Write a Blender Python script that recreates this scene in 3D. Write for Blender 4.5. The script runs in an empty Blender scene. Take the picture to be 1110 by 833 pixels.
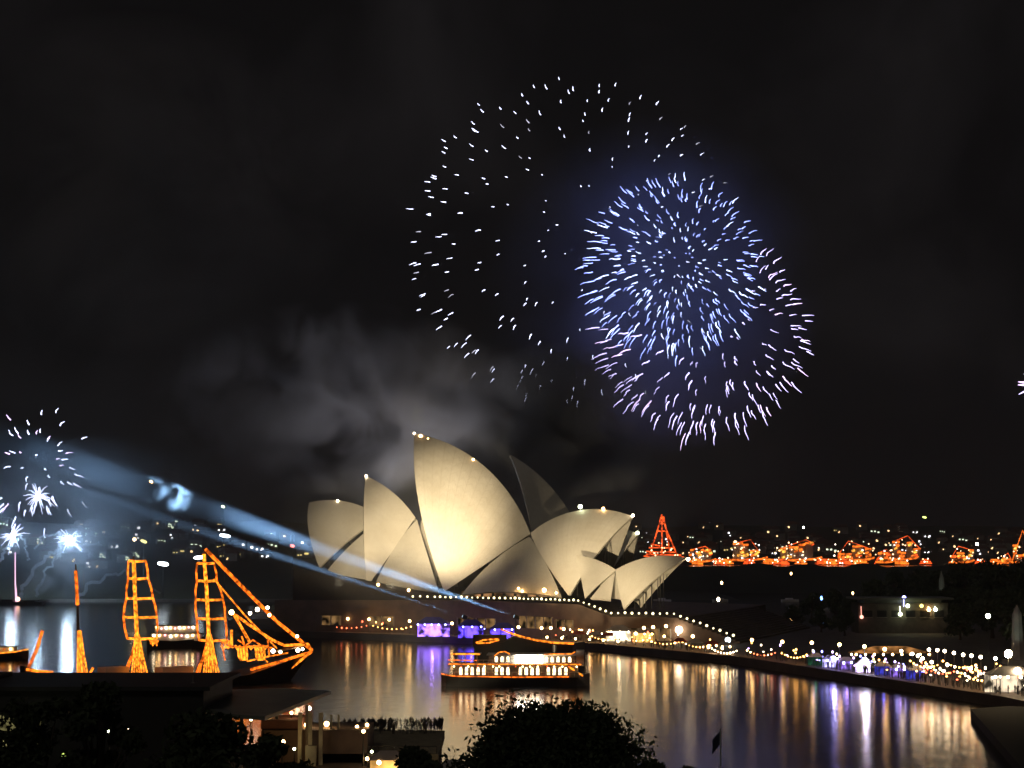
import bpy, bmesh, math, random
from mathutils import Vector, Matrix, noise
R = math.radians
rnd = random.Random(11)
scene = bpy.context.scene
COL = scene.collection

# ------------------------------------------------------------------ camera
F, CX, CY, HOR = 2034.0, 555.0, 416.5, 590.0
CAMZ = 32.0
PITCH = math.atan((HOR - CY) / F)
cam_d = bpy.data.cameras.new('camera'); cam = bpy.data.objects.new('camera', cam_d); COL.objects.link(cam)
cam_d.sensor_width = 36; cam_d.sensor_fit = 'HORIZONTAL'; cam_d.lens = F / 1110 * 36
cam_d.clip_start = 0.5; cam_d.clip_end = 30000
cam.location = (0, 0, CAMZ); cam.rotation_euler = (R(90) + PITCH, 0, 0)
scene.camera = cam

# ------------------------------------------------------------------ world, night fill, exposure
w = bpy.data.worlds.new('World'); scene.world = w; w.use_nodes = True
nt = w.node_tree; nt.nodes.clear()
sky = nt.nodes.new('ShaderNodeTexSky'); sky.sky_type = 'NISHITA'; sky.sun_disc = False
sky.sun_elevation = R(-4); sky.sun_rotation = R(200); sky.air_density = 1; sky.dust_density = 3
bg1 = nt.nodes.new('ShaderNodeBackground'); bg1.inputs[1].default_value = 0.004
bg2 = nt.nodes.new('ShaderNodeBackground'); bg2.inputs[0].default_value = (1.0, 0.88, 0.92, 1); bg2.inputs[1].default_value = 0.0055   # city glow on the night sky
wtc = nt.nodes.new('ShaderNodeTexCoord'); wn = nt.nodes.new('ShaderNodeTexNoise'); wn.inputs['Scale'].default_value = 7.5; wn.inputs['Detail'].default_value = 7; wn.inputs['Roughness'].default_value = .55; wn.inputs['Distortion'].default_value = .5
wm = nt.nodes.new('ShaderNodeMapRange'); wm.inputs['From Min'].default_value = .42; wm.inputs['From Max'].default_value = .72; wm.inputs['To Min'].default_value = .0036; wm.inputs['To Max'].default_value = .0092
nt.links.new(wtc.outputs['Generated'], wn.inputs['Vector']); nt.links.new(wn.outputs['Fac'], wm.inputs['Value']); nt.links.new(wm.outputs[0], bg2.inputs[1])   # low cloud over a city at night
add = nt.nodes.new('ShaderNodeAddShader'); out = nt.nodes.new('ShaderNodeOutputWorld')
nt.links.new(sky.outputs[0], bg1.inputs[0]); nt.links.new(bg1.outputs[0], add.inputs[0])
nt.links.new(bg2.outputs[0], add.inputs[1]); nt.links.new(add.outputs[0], out.inputs[0])
night_fill_d = bpy.data.lights.new('moon', 'SUN'); night_fill_d.energy = 0.10; night_fill_d.angle = R(10); night_fill_d.color = (1, .9, .8)  # weak fill added for moonlight and city glow, gives smoke and dark things shape
night_fill = bpy.data.objects.new('moon', night_fill_d); COL.objects.link(night_fill); night_fill.rotation_euler = (R(50), 0, R(-20))
vs = scene.view_settings; vs.view_transform = 'Standard'; vs.look = 'None'; vs.exposure = 0; vs.gamma = 1; vs.use_curve_mapping = False
cy = scene.cycles
cy.use_denoising = True
try: cy.denoiser = 'OPENIMAGEDENOISE'
except Exception: pass
cy.max_bounces = 4; cy.diffuse_bounces = 1; cy.glossy_bounces = 2; cy.transmission_bounces = 2; cy.volume_bounces = 0; cy.transparent_max_bounces = 12
cy.sample_clamp_indirect = 4; cy.volume_step_rate = 1.0; cy.volume_max_steps = 128
cy.caustics_reflective = False; cy.caustics_refractive = False
cy.use_adaptive_sampling = True; cy.adaptive_threshold = 0.02
cam_r, cam_f, cam_u = Vector((1, 0, 0)), Vector((0, math.cos(PITCH), math.sin(PITCH))), Vector((0, -math.sin(PITCH), math.cos(PITCH)))

# ------------------------------------------------------------------ helpers
def ray(u, v): return cam_f * F + cam_r * (u - CX) + cam_u * (CY - v)
def P(u, v, y):
    d = ray(u, v); return Vector((0, 0, CAMZ)) + d * (y / d.y)
def G(u, v, z):
    d = ray(u, v); return Vector((0, 0, CAMZ)) + d * ((z - CAMZ) / d.z)
def lerp(a, b, t): return a + (b - a) * t
def interp(tab, x):
    if x <= tab[0][0]: return tab[0][1]
    for (a, b), (c, d) in zip(tab, tab[1:]):
        if x <= c: return lerp(b, d, (x - a) / (c - a))
    return tab[-1][1]

MATS = {}
def mat(name, col, rough=.7, metal=0, var=.25, scale=.6, bump=0):
    if name in MATS: return MATS[name]
    m = bpy.data.materials.new(name); m.use_nodes = True; t = m.node_tree; b = t.nodes['Principled BSDF']
    b.inputs['Roughness'].default_value = rough; b.inputs['Metallic'].default_value = metal
    tc = t.nodes.new('ShaderNodeTexCoord'); n = t.nodes.new('ShaderNodeTexNoise'); n.inputs['Scale'].default_value = scale; n.inputs['Detail'].default_value = 6
    r = t.nodes.new('ShaderNodeValToRGB')
    r.color_ramp.elements[0].position = .3; r.color_ramp.elements[1].position = .7
    r.color_ramp.elements[0].color = (*[c * (1 - var) for c in col], 1); r.color_ramp.elements[1].color = (*[min(1, c * (1 + var)) for c in col], 1)
    t.links.new(tc.outputs['Object'], n.inputs['Vector']); t.links.new(n.outputs['Fac'], r.inputs[0]); t.links.new(r.outputs[0], b.inputs['Base Color'])
    if bump:
        bp = t.nodes.new('ShaderNodeBump'); bp.inputs['Strength'].default_value = bump; t.links.new(n.outputs['Fac'], bp.inputs['Height']); t.links.new(bp.outputs[0], b.inputs['Normal'])
    MATS[name] = m; return m
def glow(name, col, s, mis=True, var=0, scale=1.0):
    if name in MATS: return MATS[name]
    m = bpy.data.materials.new(name); m.use_nodes = True; t = m.node_tree; t.nodes.clear()
    e = t.nodes.new('ShaderNodeEmission'); o = t.nodes.new('ShaderNodeOutputMaterial')
    e.inputs[0].default_value = (*col, 1); e.inputs[1].default_value = s
    if var:
        tc = t.nodes.new('ShaderNodeTexCoord'); n = t.nodes.new('ShaderNodeTexNoise'); n.inputs['Scale'].default_value = scale; n.inputs['Detail'].default_value = 1
        mr = t.nodes.new('ShaderNodeMapRange'); mr.inputs['From Min'].default_value = .35; mr.inputs['From Max'].default_value = .65
        mr.inputs['To Min'].default_value = s * (1 - var); mr.inputs['To Max'].default_value = s * (1 + var)
        t.links.new(tc.outputs['Object'], n.inputs['Vector']); t.links.new(n.outputs['Fac'], mr.inputs['Value']); t.links.new(mr.outputs[0], e.inputs[1])
    t.links.new(e.outputs[0], o.inputs[0])
    m.cycles.emission_sampling = 'AUTO' if mis else 'NONE'
    MATS[name] = m; return m

class MB:
    def __init__(s): s.v = []; s.f = []; s.uv = None
    def add(s, vs, fs):
        k = len(s.v); s.v += [Vector(p) for p in vs]; s.f += [[i + k for i in f] for f in fs]; return s
    def box(s, c, d, rz=0, M=None):
        x, y, z = d[0] / 2, d[1] / 2, d[2] / 2; c = Vector(c); q = Matrix.Rotation(rz, 3, 'Z')
        vs = [c + q @ Vector((a * x, b * y, e * z)) for e in (-1, 1) for b in (-1, 1) for a in (-1, 1)]
        return s.add(vs, [(0, 2, 3, 1), (4, 5, 7, 6), (0, 1, 5, 4), (2, 6, 7, 3), (0, 4, 6, 2), (1, 3, 7, 5)])
    def prism(s, poly, z0, z1):
        n = len(poly); zz = (lambda z, i: z[i] if isinstance(z, (list, tuple)) else z)
        vs = [(p[0], p[1], zz(z0, i)) for i, p in enumerate(poly)] + [(p[0], p[1], zz(z1, i)) for i, p in enumerate(poly)]
        return s.add(vs, [list(range(n))[::-1], list(range(n, 2 * n))] + [(i, (i + 1) % n, n + (i + 1) % n, n + i) for i in range(n)])
    def tube(s, pts, r, n=6, cap=True):
        pts = [Vector(p) for p in pts]; rr = r if isinstance(r, (list, tuple)) else [r] * len(pts); vs = []; m = len(pts)
        for i, p in enumerate(pts):
            t = (pts[min(i + 1, m - 1)] - pts[max(i - 1, 0)]).normalized()
            a = t.cross(Vector((0, 0, 1)));
            if a.length < .05: a = t.cross(Vector((0, 1, 0)))
            a.normalize(); b = t.cross(a)
            vs += [p + (a * math.cos(6.2832 * k / n) + b * math.sin(6.2832 * k / n)) * rr[i] for k in range(n)]
        fs = [(i * n + k, i * n + (k + 1) % n, (i + 1) * n + (k + 1) % n, (i + 1) * n + k) for i in range(m - 1) for k in range(n)]
        if cap: fs += [list(range(n))[::-1], list(range((m - 1) * n, m * n))]
        return s.add(vs, fs)
    def ball(s, c, r, n=8, m=5, sc=(1, 1, 1)):
        c = Vector(c); vs = [c + Vector((0, 0, -r * sc[2]))]
        for j in range(1, m):
            a = -math.pi / 2 + math.pi * j / m
            vs += [c + Vector((r * sc[0] * math.cos(a) * math.cos(6.2832 * k / n), r * sc[1] * math.cos(a) * math.sin(6.2832 * k / n), r * sc[2] * math.sin(a))) for k in range(n)]
        vs.append(c + Vector((0, 0, r * sc[2]))); L = len(vs) - 1
        fs = [(0, 1 + (k + 1) % n, 1 + k) for k in range(n)]
        fs += [(1 + j * n + k, 1 + j * n + (k + 1) % n, 1 + (j + 1) * n + (k + 1) % n, 1 + (j + 1) * n + k) for j in range(m - 2) for k in range(n)]
        fs += [(1 + (m - 2) * n + k, 1 + (m - 2) * n + (k + 1) % n, L) for k in range(n)]
        return s.add(vs, fs)
    def build(s, name, material, parent=None, smooth=False):
        me = bpy.data.meshes.new(name); o0 = parent.matrix_world.translation if False else None
        me.from_pydata([tuple(v) for v in s.v], [], s.f); me.materials.append(material)
        if smooth:
            for p in me.polygons: p.use_smooth = True
        me.update()
        if s.uv:
            ul = me.uv_layers.new(name='uv')
            for lp in me.loops: ul.data[lp.index].uv = s.uv[lp.vertex_index]
        o = bpy.data.objects.new(name, me); COL.objects.link(o)
        if parent: o.parent = parent
        return o
def tag(o, label=None, cat=None, group=None, kind=None):
    if label: o['label'] = label
    if cat: o['category'] = cat
    if group: o['group'] = group
    if kind: o['kind'] = kind
    return o
def thing(name, label, cat, loc=(0, 0, 0), rz=0, group=None):
    o = bpy.data.objects.new(name, None); COL.objects.link(o); o.location = loc; o.rotation_euler = (0, 0, rz); o.empty_display_size = .1
    return tag(o, label, cat, group)
def kids(o): return [c for c in COL.objects if c.parent == o]
KC = {}
def dup(src, loc, rz=0, label=None, group=None, sc=1, tree=None):
    """copy a thing with its parts (and sub-parts); tree: list of children cached"""
    def ch(o):
        if o.name not in KC: KC[o.name] = list(o.children)
        return KC[o.name]
    def rec(o, par):
        c = o.copy(); COL.objects.link(c)
        if par: c.parent = par
        for k in ch(o): rec(k, c)
        return c
    r = rec(src, None); r.location = loc; r.rotation_euler = (0, 0, rz); r.scale = (sc, sc, sc) if not isinstance(sc, tuple) else sc
    if label: r['label'] = label
    if group: r['group'] = group
    return r
ONES = 'first second third fourth fifth sixth seventh eighth ninth tenth eleventh twelfth thirteenth fourteenth fifteenth sixteenth seventeenth eighteenth nineteenth'.split()
TENS = {2: ('twentieth', 'twenty'), 3: ('thirtieth', 'thirty'), 4: ('fortieth', 'forty'), 5: ('fiftieth', 'fifty'), 6: ('sixtieth', 'sixty')}
def nth(i):
    if i == 0: return 'leftmost'
    i += 1
    if i < 20: return ONES[i - 1]
    t, o = divmod(i, 10); return TENS[t][0] if o == 0 else TENS[t][1] + '-' + ONES[o - 1]
def spot(name, loc, to, power, size, col, blend=.5, rad=.5):
    d = bpy.data.lights.new(name, 'SPOT'); d.energy = power; d.spot_size = R(size); d.spot_blend = blend; d.color = col; d.shadow_soft_size = rad
    o = bpy.data.objects.new(name, d); COL.objects.link(o); o.location = loc
    o.rotation_euler = (Vector(to) - Vector(loc)).to_track_quat('-Z', 'Y').to_euler(); return o
def point(name, loc, power, col, rad=.5):
    d = bpy.data.lights.new(name, 'POINT'); d.energy = power; d.color = col; d.shadow_soft_size = rad
    o = bpy.data.objects.new(name, d); COL.objects.link(o); o.location = loc; return o

# ------------------------------------------------------------------ materials
SHELL = bpy.data.materials.new('shell_tiles'); SHELL.use_nodes = True
t = SHELL.node_tree; b = t.nodes['Principled BSDF']; b.inputs['Roughness'].default_value = .45
tc = t.nodes.new('ShaderNodeTexCoord'); n1 = t.nodes.new('ShaderNodeTexNoise'); n1.inputs['Scale'].default_value = .12; n1.inputs['Detail'].default_value = 8; n1.inputs['Roughness'].default_value = .7
rp = t.nodes.new('ShaderNodeValToRGB'); rp.color_ramp.elements[0].position = .3; rp.color_ramp.elements[1].position = .7
rp.color_ramp.elements[0].color = (.62, .58, .5, 1); rp.color_ramp.elements[1].color = (.76, .73, .66, 1)
t.links.new(tc.outputs['Object'], n1.inputs['Vector']); t.links.new(n1.outputs['Fac'], rp.inputs[0])
sx = t.nodes.new('ShaderNodeSeparateXYZ'); t.links.new(tc.outputs['UV'], sx.inputs[0])
def mth(op, a, b_):
    q = t.nodes.new('ShaderNodeMath'); q.operation = op
    for k_, v_ in ((0, a), (1, b_)):
        if isinstance(v_, (int, float)): q.inputs[k_].default_value = v_
        elif v_ is not None: t.links.new(v_, q.inputs[k_])
    return q.outputs[0]
rib = mth('MULTIPLY', sx.outputs[0], 14.0); fr = mth('FRACT', rib, None); tri = mth('ABSOLUTE', mth('SUBTRACT', fr, .5), None)      # 0 mid rib .. .5 at the joint
joint = mth('GREATER_THAN', tri, .455); chev = mth('FRACT', mth('ADD', mth('MULTIPLY', sx.outputs[1], 16.0), mth('MULTIPLY', tri, 1.2)), None)
cj = mth('GREATER_THAN', chev, .9); lines = mth('MINIMUM', mth('ADD', joint, cj), 1.0)
mixc = t.nodes.new('ShaderNodeMixRGB'); mixc.inputs[2].default_value = (.5, .46, .38, 1); t.links.new(mth('MULTIPLY', lines, .32), mixc.inputs[0]); t.links.new(rp.outputs[0], mixc.inputs[1]); t.links.new(mixc.outputs[0], b.inputs['Base Color'])
GRANITE = mat('granite', (.15, .105, .08), .8, var=.3, scale=.25)
CONC = mat('concrete', (.3, .28, .25), .85, scale=.3)
PAVE = mat('paving', (.11, .085, .07), .8, scale=.2)
DARKG = mat('dark_glass', (.02, .02, .022), .15)
DARK = mat('dark_paint', (.02, .02, .022), .5)
POLE = mat('pole_paint', (.05, .05, .05), .5)
WHITE = mat('white_paint', (.75, .74, .7), .5, var=.08)
LEAF = mat('foliage', (.045, .065, .025), .7, var=.5, scale=.35)
BARK = mat('bark', (.09, .065, .045), .9, scale=2)
EARTH = mat('ground_soil', (.05, .055, .035), .95, scale=.02)
CLOTH = mat('tent_canvas', (.5, .46, .42), .8, var=.1)
CANVRED = mat('red_canvas', (.45, .09, .06), .8, var=.2)
ROOFM = mat('roof_metal', (.2, .21, .17), .5, scale=.2)
HULLD = mat('dark_hull', (.03, .03, .035), .4)
WOOD = mat('timber', (.16, .1, .05), .6, scale=1.2)
L_WARM = glow('lamp_warm', (1, .56, .2), 26)
L_WHITE = glow('lamp_white', (1, .76, .48), 26)
L_GREEN = glow('lamp_green_white', (.9, 1, .6), 12)
L_STRIP = glow('parapet_bulbs', (1, .86, .45), 4, var=.5, scale=.3)
ORANGE = glow('orange_bulbs', (1, .22, .014), 1.9, var=.7, scale=1.2)
YELLOW = glow('yellow_bulbs', (1, .26, .016), 2.1, var=.7, scale=1.3)
DEEPOR = glow('deep_orange_bulbs', (1, .17, .01), 1.6, var=.75, scale=1)
RED = glow('red_bulbs', (1, .1, .015), 1.6, mis=False, var=.75, scale=.2)
ORF = glow('far_orange_bulbs', (1, .17, .015), 1.9, mis=False, var=.7, scale=.2)

# ------------------------------------------------------------------ setting: water
def water():
    m = bpy.data.materials.new('harbour_water'); m.use_nodes = True; t = m.node_tree; b = t.nodes['Principled BSDF']
    b.inputs['Base Color'].default_value = (.006, .009, .014, 1); b.inputs['IOR'].default_value = 1.33; b.inputs['Roughness'].default_value = .15
    tc = t.nodes.new('ShaderNodeTexCoord'); mp = t.nodes.new('ShaderNodeMapping'); mp.inputs['Scale'].default_value = (.3, .16, .2); mp.inputs['Rotation'].default_value = (0, 0, R(12))
    n = t.nodes.new('ShaderNodeTexNoise'); n.inputs['Scale'].default_value = 1.0; n.inputs['Detail'].default_value = 5; n.inputs['Roughness'].default_value = .6
    bp = t.nodes.new('ShaderNodeBump'); bp.inputs['Strength'].default_value = .17; bp.inputs['Distance'].default_value = .45
    t.links.new(tc.outputs['Object'], mp.inputs[0]); t.links.new(mp.outputs[0], n.inputs['Vector']); t.links.new(n.outputs['Fac'], bp.inputs['Height']); t.links.new(bp.outputs[0], b.inputs['Normal'])
    o = MB().add([(-9000, -200, 0), (9000, -200, 0), (9000, 14000, 0), (-9000, 14000, 0)], [(0, 1, 2, 3)]).build('harbour_water', m); tag(o, kind='structure')
water()

# quay ground: the opera house point and the east quay; GZ is its level
GZ = 2.2
EDGE = [(278, 688.6), (296, 690), (330, 691.5), (480, 697), (650, 706), (800, 721), (950, 745), (1090, 768)]
def edgeY(u): return G(u, interp(EDGE, u), 0).y
front = [G(u, v, 0) for u, v in EDGE] + [G(1150, 783, 0), Vector((400, 250, 0))]
poly = [(p.x, p.y) for p in front] + [(900, 800), (1200, 1500), (420, 1500), (225, 930), (150, 720), (92, 668), (60, 735), (-60, 790), (-112, 745)]
o = MB().prism(poly, -1.5, GZ).build('quay_ground', PAVE); tag(o, kind='structure')
poly2 = [(-400, 60), (60, 60), (45, 150), (8, 185), (-9, 225), (-10.5, 285), (-48, 285), (-60, 330), (-400, 345)]
o = MB().prism(poly2, -1.5, 2.0).build('near_ground', PAVE); tag(o, kind='structure')

o = MB().prism([(p.x, p.y) for p in (G(1052, 778, 0), G(1094, 775, 0), G(1160, 778, 0), Vector((160, 190, 0)), Vector((58, 190, 0)))], -1, 1.6).build('wharf', mat('wharf_tar', (.012, .012, .012), .9)); tag(o, kind='structure')
def hill(name, x0, x1, y0, y1, hfun, nx=90, ny=16):
    mb = MB(); vs = []; fs = []
    for j in range(ny + 1):
        for i in range(nx + 1):
            x = lerp(x0, x1, i / nx); tt = j / ny; y = lerp(y0, y1, tt) + 25 * noise.noise(Vector((x * .008, 3, 0))) * (1 - tt)
            vs.append((x, y, -1 + hfun(x, tt)))
    fs = [(j * (nx + 1) + i, j * (nx + 1) + i + 1, (j + 1) * (nx + 1) + i + 1, (j + 1) * (nx + 1) + i) for j in range(ny) for i in range(nx)]
    o = mb.add(vs, fs).build(name, EARTH, smooth=True); tag(o, kind='structure'); return o
def h_left(x, t): return max(0, (3 + 62 * min(1, t * 1.1) ** .8) * (.8 + .35 * noise.noise(Vector((x * .004, t, 1)))) * min(1, max(.0, (110 - x) / 330)) + 2 * min(1, t * 10))
def h_right(x, t): return max(0, (3 + 95 * min(1, t * 1.05) ** .8) * (.75 + .3 * noise.noise(Vector((x * .0025, t, 5)))) + 2 * min(1, t * 10))
hill('far_shore_hill', -1100, 130, 1046, 1750, h_left)
hill('far_shore_hill', -700, 3200, 2950, 4800, h_right)

def h_head(x, t): return max(0, 17.5 * math.sin(math.pi * min(1, max(0, t))) ** .6 * min(1, max(0, (x - 24) / 60)) + 3.2 * noise.noise(Vector((x * .05, t * 9, 2))) * math.sin(math.pi * t))
hill('wooded_headland', 20, 1000, 1240, 1420, h_head, 280, 14)

# ------------------------------------------------------------------ opera house
OY = 650.0; OX = (540 - CX) / F * OY; TH = R(20)
NV, WV = Vector((-math.cos(TH), math.sin(TH), 0)), Vector((-math.sin(TH), -math.cos(TH), 0)); OO = Vector((OX, OY, 0))
def on(u, v, wv):      # pixel -> point on the vertical plane parallel to the hall axis at lateral offset wv
    d = ray(u, v); c = Vector((0, 0, CAMZ)); k = (wv - (c - OO).dot(WV)) / d.dot(WV); return c + d * k
def L(s, wv, h): return OO + NV * s + WV * wv + Vector((0, 0, h))
opera = thing('opera_house', 'floodlit concert hall with tall cream sail shaped roofs on the point', 'opera house', (0, 0, 0))
def sphere_center(p, q, f, rad, outdir):
    a, b = q - p, f - p; n = a.cross(b); nn = n.length_squared
    cc = p + (n.cross(a) * b.length_squared + b.cross(n) * a.length_squared) / (2 * nn)
    r2 = rad * rad - (cc - p).length_squared; hh = math.sqrt(max(r2, 1)); n.normalize()
    if n.dot(outdir) > 0: n = -n
    return cc + n * hh
def slerp(c, a, b, t):
    va, vb = a - c, b - c; la, lb = va.length, vb.length; va.normalize(); vb.normalize()
    w_ = math.acos(max(-1, min(1, va.dot(vb))));
    if w_ < 1e-5: return a.lerp(b, t)
    return c + (va * math.sin((1 - t) * w_) + vb * math.sin(t * w_)) / math.sin(w_) * lerp(la, lb, t)
def mirror(p, axw):
    k = (p - OO).dot(WV) - axw; return p - WV * (2 * k)
def patch(mb, ridge, foot, c, thick, nf=14, bulge=0, mir=None):
    n = len(ridge); m = nf + 1; base = []; outer = []
    for i in range(n):
        for j in range(m):
            q = slerp(c, foot, ridge[i], max(.012, j / nf)); nrm = (q - c).normalized(); q = q + NV * (bulge * math.sin(math.pi * j / nf) * (1 - i / (n - 1)) ** 1.5); base.append(q); outer.append(q - nrm * thick)
    if mir is not None: base = [mirror(p, mir) for p in base]; outer = [mirror(p, mir) for p in outer]
    N = n * m; fs = []
    for i in range(n - 1):
        for j in range(nf):
            a, b_, c_, d = i * m + j, i * m + j + 1, (i + 1) * m + j + 1, (i + 1) * m + j
            fs += [(a, b_, c_, d), (N + a, N + d, N + c_, N + b_)]
    rim = [(i * m, (i + 1) * m) for i in range(n - 1)] + [(i * m + nf, (i + 1) * m + nf) for i in range(n - 1)] + [(j, j + 1) for j in range(nf)] + [((n - 1) * m + j, (n - 1) * m + j + 1) for j in range(nf)]
    fs += [(a, b_, N + b_, N + a) for a, b_ in rim]
    if mb.uv is None: mb.uv = []
    mb.uv += [(i / (n - 1), j / nf) for i in range(n) for j in range(m)] * 2
    mb.add(base + outer, fs)
def ridge_arc(p, q, c, axw, n=18):
    # circle where the sphere meets the axis plane
    k = (c - OO).dot(WV) - axw; cp = c - WV * k
    return [slerp(cp, p, q, i / n) for i in range(n + 1)]
def shell(pp, qq, ff, wf, axw=0, rad=75, name='sail_shell', thick=1.0, bulge=0):
    p, q, f = on(*pp, axw), on(*qq, axw), on(*ff, axw + wf)
    c = sphere_center(p, q, f, rad, WV * 1.0 + Vector((0, 0, .8)))
    rd = ridge_arc(p, q, c, axw); mb = MB(); patch(mb, rd, f, c, thick, bulge=bulge)
    patch(mb, rd, f, c, thick, mir=axw, bulge=bulge)
    o = mb.build(name, SHELL, opera, smooth=False)
    for pl in o.data.polygons: pl.use_smooth = False
    return p, q, f, c, rd
def side_shell(apex, fa, fb, rad=60, axw=0, sag=1.0):
    c = sphere_center(apex, fa, fb, rad, WV + Vector((0, 0, .6)))
    base = [slerp(c, fa, fb, i / 10) for i in range(11)]; mb = MB(); patch(mb, base, apex, c, .8); patch(mb, base, apex, c, .8, mir=axw)
    return mb.build('side_shell', SHELL, opera)
def mouth_glass(p, f, c, axw, back, name='glass_wall'):
    edge = [slerp(c, f, p, i / 12) for i in range(13)]
    full = edge + [mirror(e, axw) for e in edge[-2::-1]]; fm = (f + mirror(f, axw)) / 2; full = [fm + (e - fm) * .8 + back for e in full]
    cen = sum(full, Vector()) / len(full); mb = MB()
    n = len(full); mb.add(full + [e + back.normalized() * .3 for e in full], [list(range(n)), list(range(n, 2 * n))[::-1]] + [(i, (i + 1) % n, n + (i + 1) % n, n + i) for i in range(n)])
    g = mb.build(name, DARKG, opera)
    mm = MB()
    for i in range(2, 12, 2):
        a, b_ = fm + (edge[i] - fm) * .79 + back * .95, fm + (mirror(edge[i], axw) - fm) * .79 + back * .95
        mm.tube([a, Vector((a.x, a.y, f.z))], .12, 4); mm.tube([b_, Vector((b_.x, b_.y, f.z))], .12, 4); mm.tube([a, b_], .1, 4)
    mm.build('mullions', POLE, g); return g
# concert hall (near) : three shells that open north, one that opens south
A3 = shell((449, 470), (575, 579), (481, 642), 20, bulge=3.2)
A2 = shell((396, 516), (450, 561), (397, 637), 19, rad=48, bulge=1.5)
A1 = shell((335, 545), (414, 561), (346, 616), 17, rad=46, bulge=1)
A4 = shell((686, 560), (575, 578), (617, 647), 18, rad=46)
mouth_glass(A3[0], A3[2], A3[3], 0, -NV * 4); mouth_glass(A2[0], A2[2], A2[3], 0, -NV * 4); mouth_glass(A1[0], A1[2], A1[3], 0, -NV * 3); mouth_glass(A4[0], A4[2], A4[3], 0, NV * 4)
side_shell(on(574, 582, 1.5), on(500, 645, 20), on(609, 648, 18))
side_shell(on(452, 563, 2), on(405, 637, 18), on(476, 643, 18))
side_shell(on(414, 564, 2), on(355, 618, 16), on(402, 640, 18))
# opera theatre (far hall)
AX2 = -48
B3 = shell((553, 493), (630, 580), (585, 640), 17, AX2); B4 = shell((692, 579), (610, 584), (650, 640), 14, AX2, rad=40)
B2 = shell((500, 530), (570, 600), (520, 640), 15, AX2); mouth_glass(B4[0], B4[2], B4[3], AX2, NV * 3); mouth_glass(B3[0], B3[2], B3[3], AX2, -NV * 3)
side_shell(on(612, 588, AX2 + 1.5), on(590, 642, AX2 + 16), on(645, 642, AX2 + 14), axw=AX2)
# restaurant shells, in front at the south end
AX3 = 38
C1 = shell((625, 602), (668, 618), (634, 649), 9, AX3, rad=40, thick=.6); C2 = shell((744, 605), (667, 618), (676, 661), 9.5, AX3, rad=45, thick=.6)
side_shell(on(667, 621, AX3 + .8), on(640, 649, AX3 + 8.5), on(662, 651, AX3 + 8.5), rad=30, axw=AX3)
mouth_glass(C2[0], C2[2], C2[3], AX3, NV * 2.0); mouth_glass(C1[0], C1[2], C1[3], AX3, -NV * 1.5)

# podium
PH = 13.2
pod = [L(74, 23, 0), L(14, 23, 0), L(-16, 31, 0), L(-44, 46, 0), L(-56, 50, 0), L(-76, 50, 0), L(-76, -80, 0), L(74, -70, 0)]
podium = MB().prism([(p.x, p.y) for p in pod], GZ - .5, [PH - .6, PH, PH, PH, 9.6, 9.6, 9.6, PH]).build('podium', GRANITE, opera)
steps = MB()
for k in range(14):
    s0 = -76 - k * 1.45; z1 = 9.5 - k * .52
    a = [L(s0, 49.7, 0), L(s0 - 1.45, 49.7, 0), L(s0 - 1.45, -60, 0), L(s0, -60, 0)]
    steps.prism([(p.x, p.y) for p in a], GZ - .4, z1)
steps.build('grand_steps', GRANITE, opera)
tier = [on(318, 612, 21.5), on(486, 646, 21.5)]
tl = [tier[0], tier[1]]; bk = [tier[1] - WV * 46, tier[0] - WV * 46]
MB().prism([(p.x, p.y) for p in tl + bk], PH - 1, [tier[0].z - 1.0, tier[1].z - .4, tier[1].z - .4, tier[0].z - 1.0]).build('foyer_tier', mat('dark_stone', (.03, .023, .018), .8), opera)  # stone colour darkened so flood spill leaves the tier looking unlit
# foyer under the side shell with warm lit windows, and the vehicle concourse openings
fw = MB()
for i in range(9):
    a, b_ = on(500 + i * 12, 641, 15.5), on(509 + i * 12, 647, 15.5); fw.add([a, Vector((b_.x, b_.y, a.z)), b_, Vector((a.x, a.y, b_.z))], [(0, 1, 2, 3)])
MB().prism([(p.x, p.y) for p in (L(20, 15.2, 0), L(-28, 15.2, 0), L(-28, -15, 0), L(20, -15, 0))], PH - .2, PH + 4.5).build('foyer', DARKG, opera)
fw.build('foyer_windows', glow('foyer_light', (1, .5, .2), .35, var=.9, scale=.25), opera)
for (u, v, r_) in ((590, 640, .7), (566, 641, .4), (603, 643, .4), (562, 638, .35), (410, 634, .5), (443, 640, .5)): MB().ball(on(u, v, 21.5), r_).build('terrace_lamp', L_WARM, opera)
# podium wall openings as panels with a patchy warm glow for interior light
for (q0, q1, t0, t1, z0, z1) in ((pod[2], pod[3], .12, .62, 5, 8.8), (pod[2], pod[3], .68, .92, 5.6, 8.2), (pod[4], pod[5], .1, .5, 3.0, 6.2), (pod[4], pod[5], .58, .94, 3.0, 6.2), (pod[1], pod[2], .3, .8, 4.4, 7.6), (pod[0], pod[1], .3, .42, 4.4, 7.6), (pod[0], pod[1], .6, .75, 4.4, 7.6)):
    f0, f1 = q0.lerp(q1, t0), q0.lerp(q1, t1); nn = Vector((-(f1 - f0).y, (f1 - f0).x, 0)).normalized() * .2
    g = MB().prism([(p.x, p.y) for p in (f0 + nn, f1 + nn, f1 - nn, f0 - nn)], z0, z1).build('concourse_opening', glow('concourse_light', (1, .55, .2), .16, var=1, scale=.35), opera)
    dd = (f1 - f0); k = max(2, int(dd.length / 3.2))
    for i in range(k + 1): p = f0 + dd * (i / k); MB().prism([(p.x + a_ * .2, p.y + b_ * .45) for a_, b_ in ((-1, -1), (1, -1), (1, 1), (-1, 1))], z0 - .05, z1 + .05).build('mullion', CONC, g)
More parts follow.
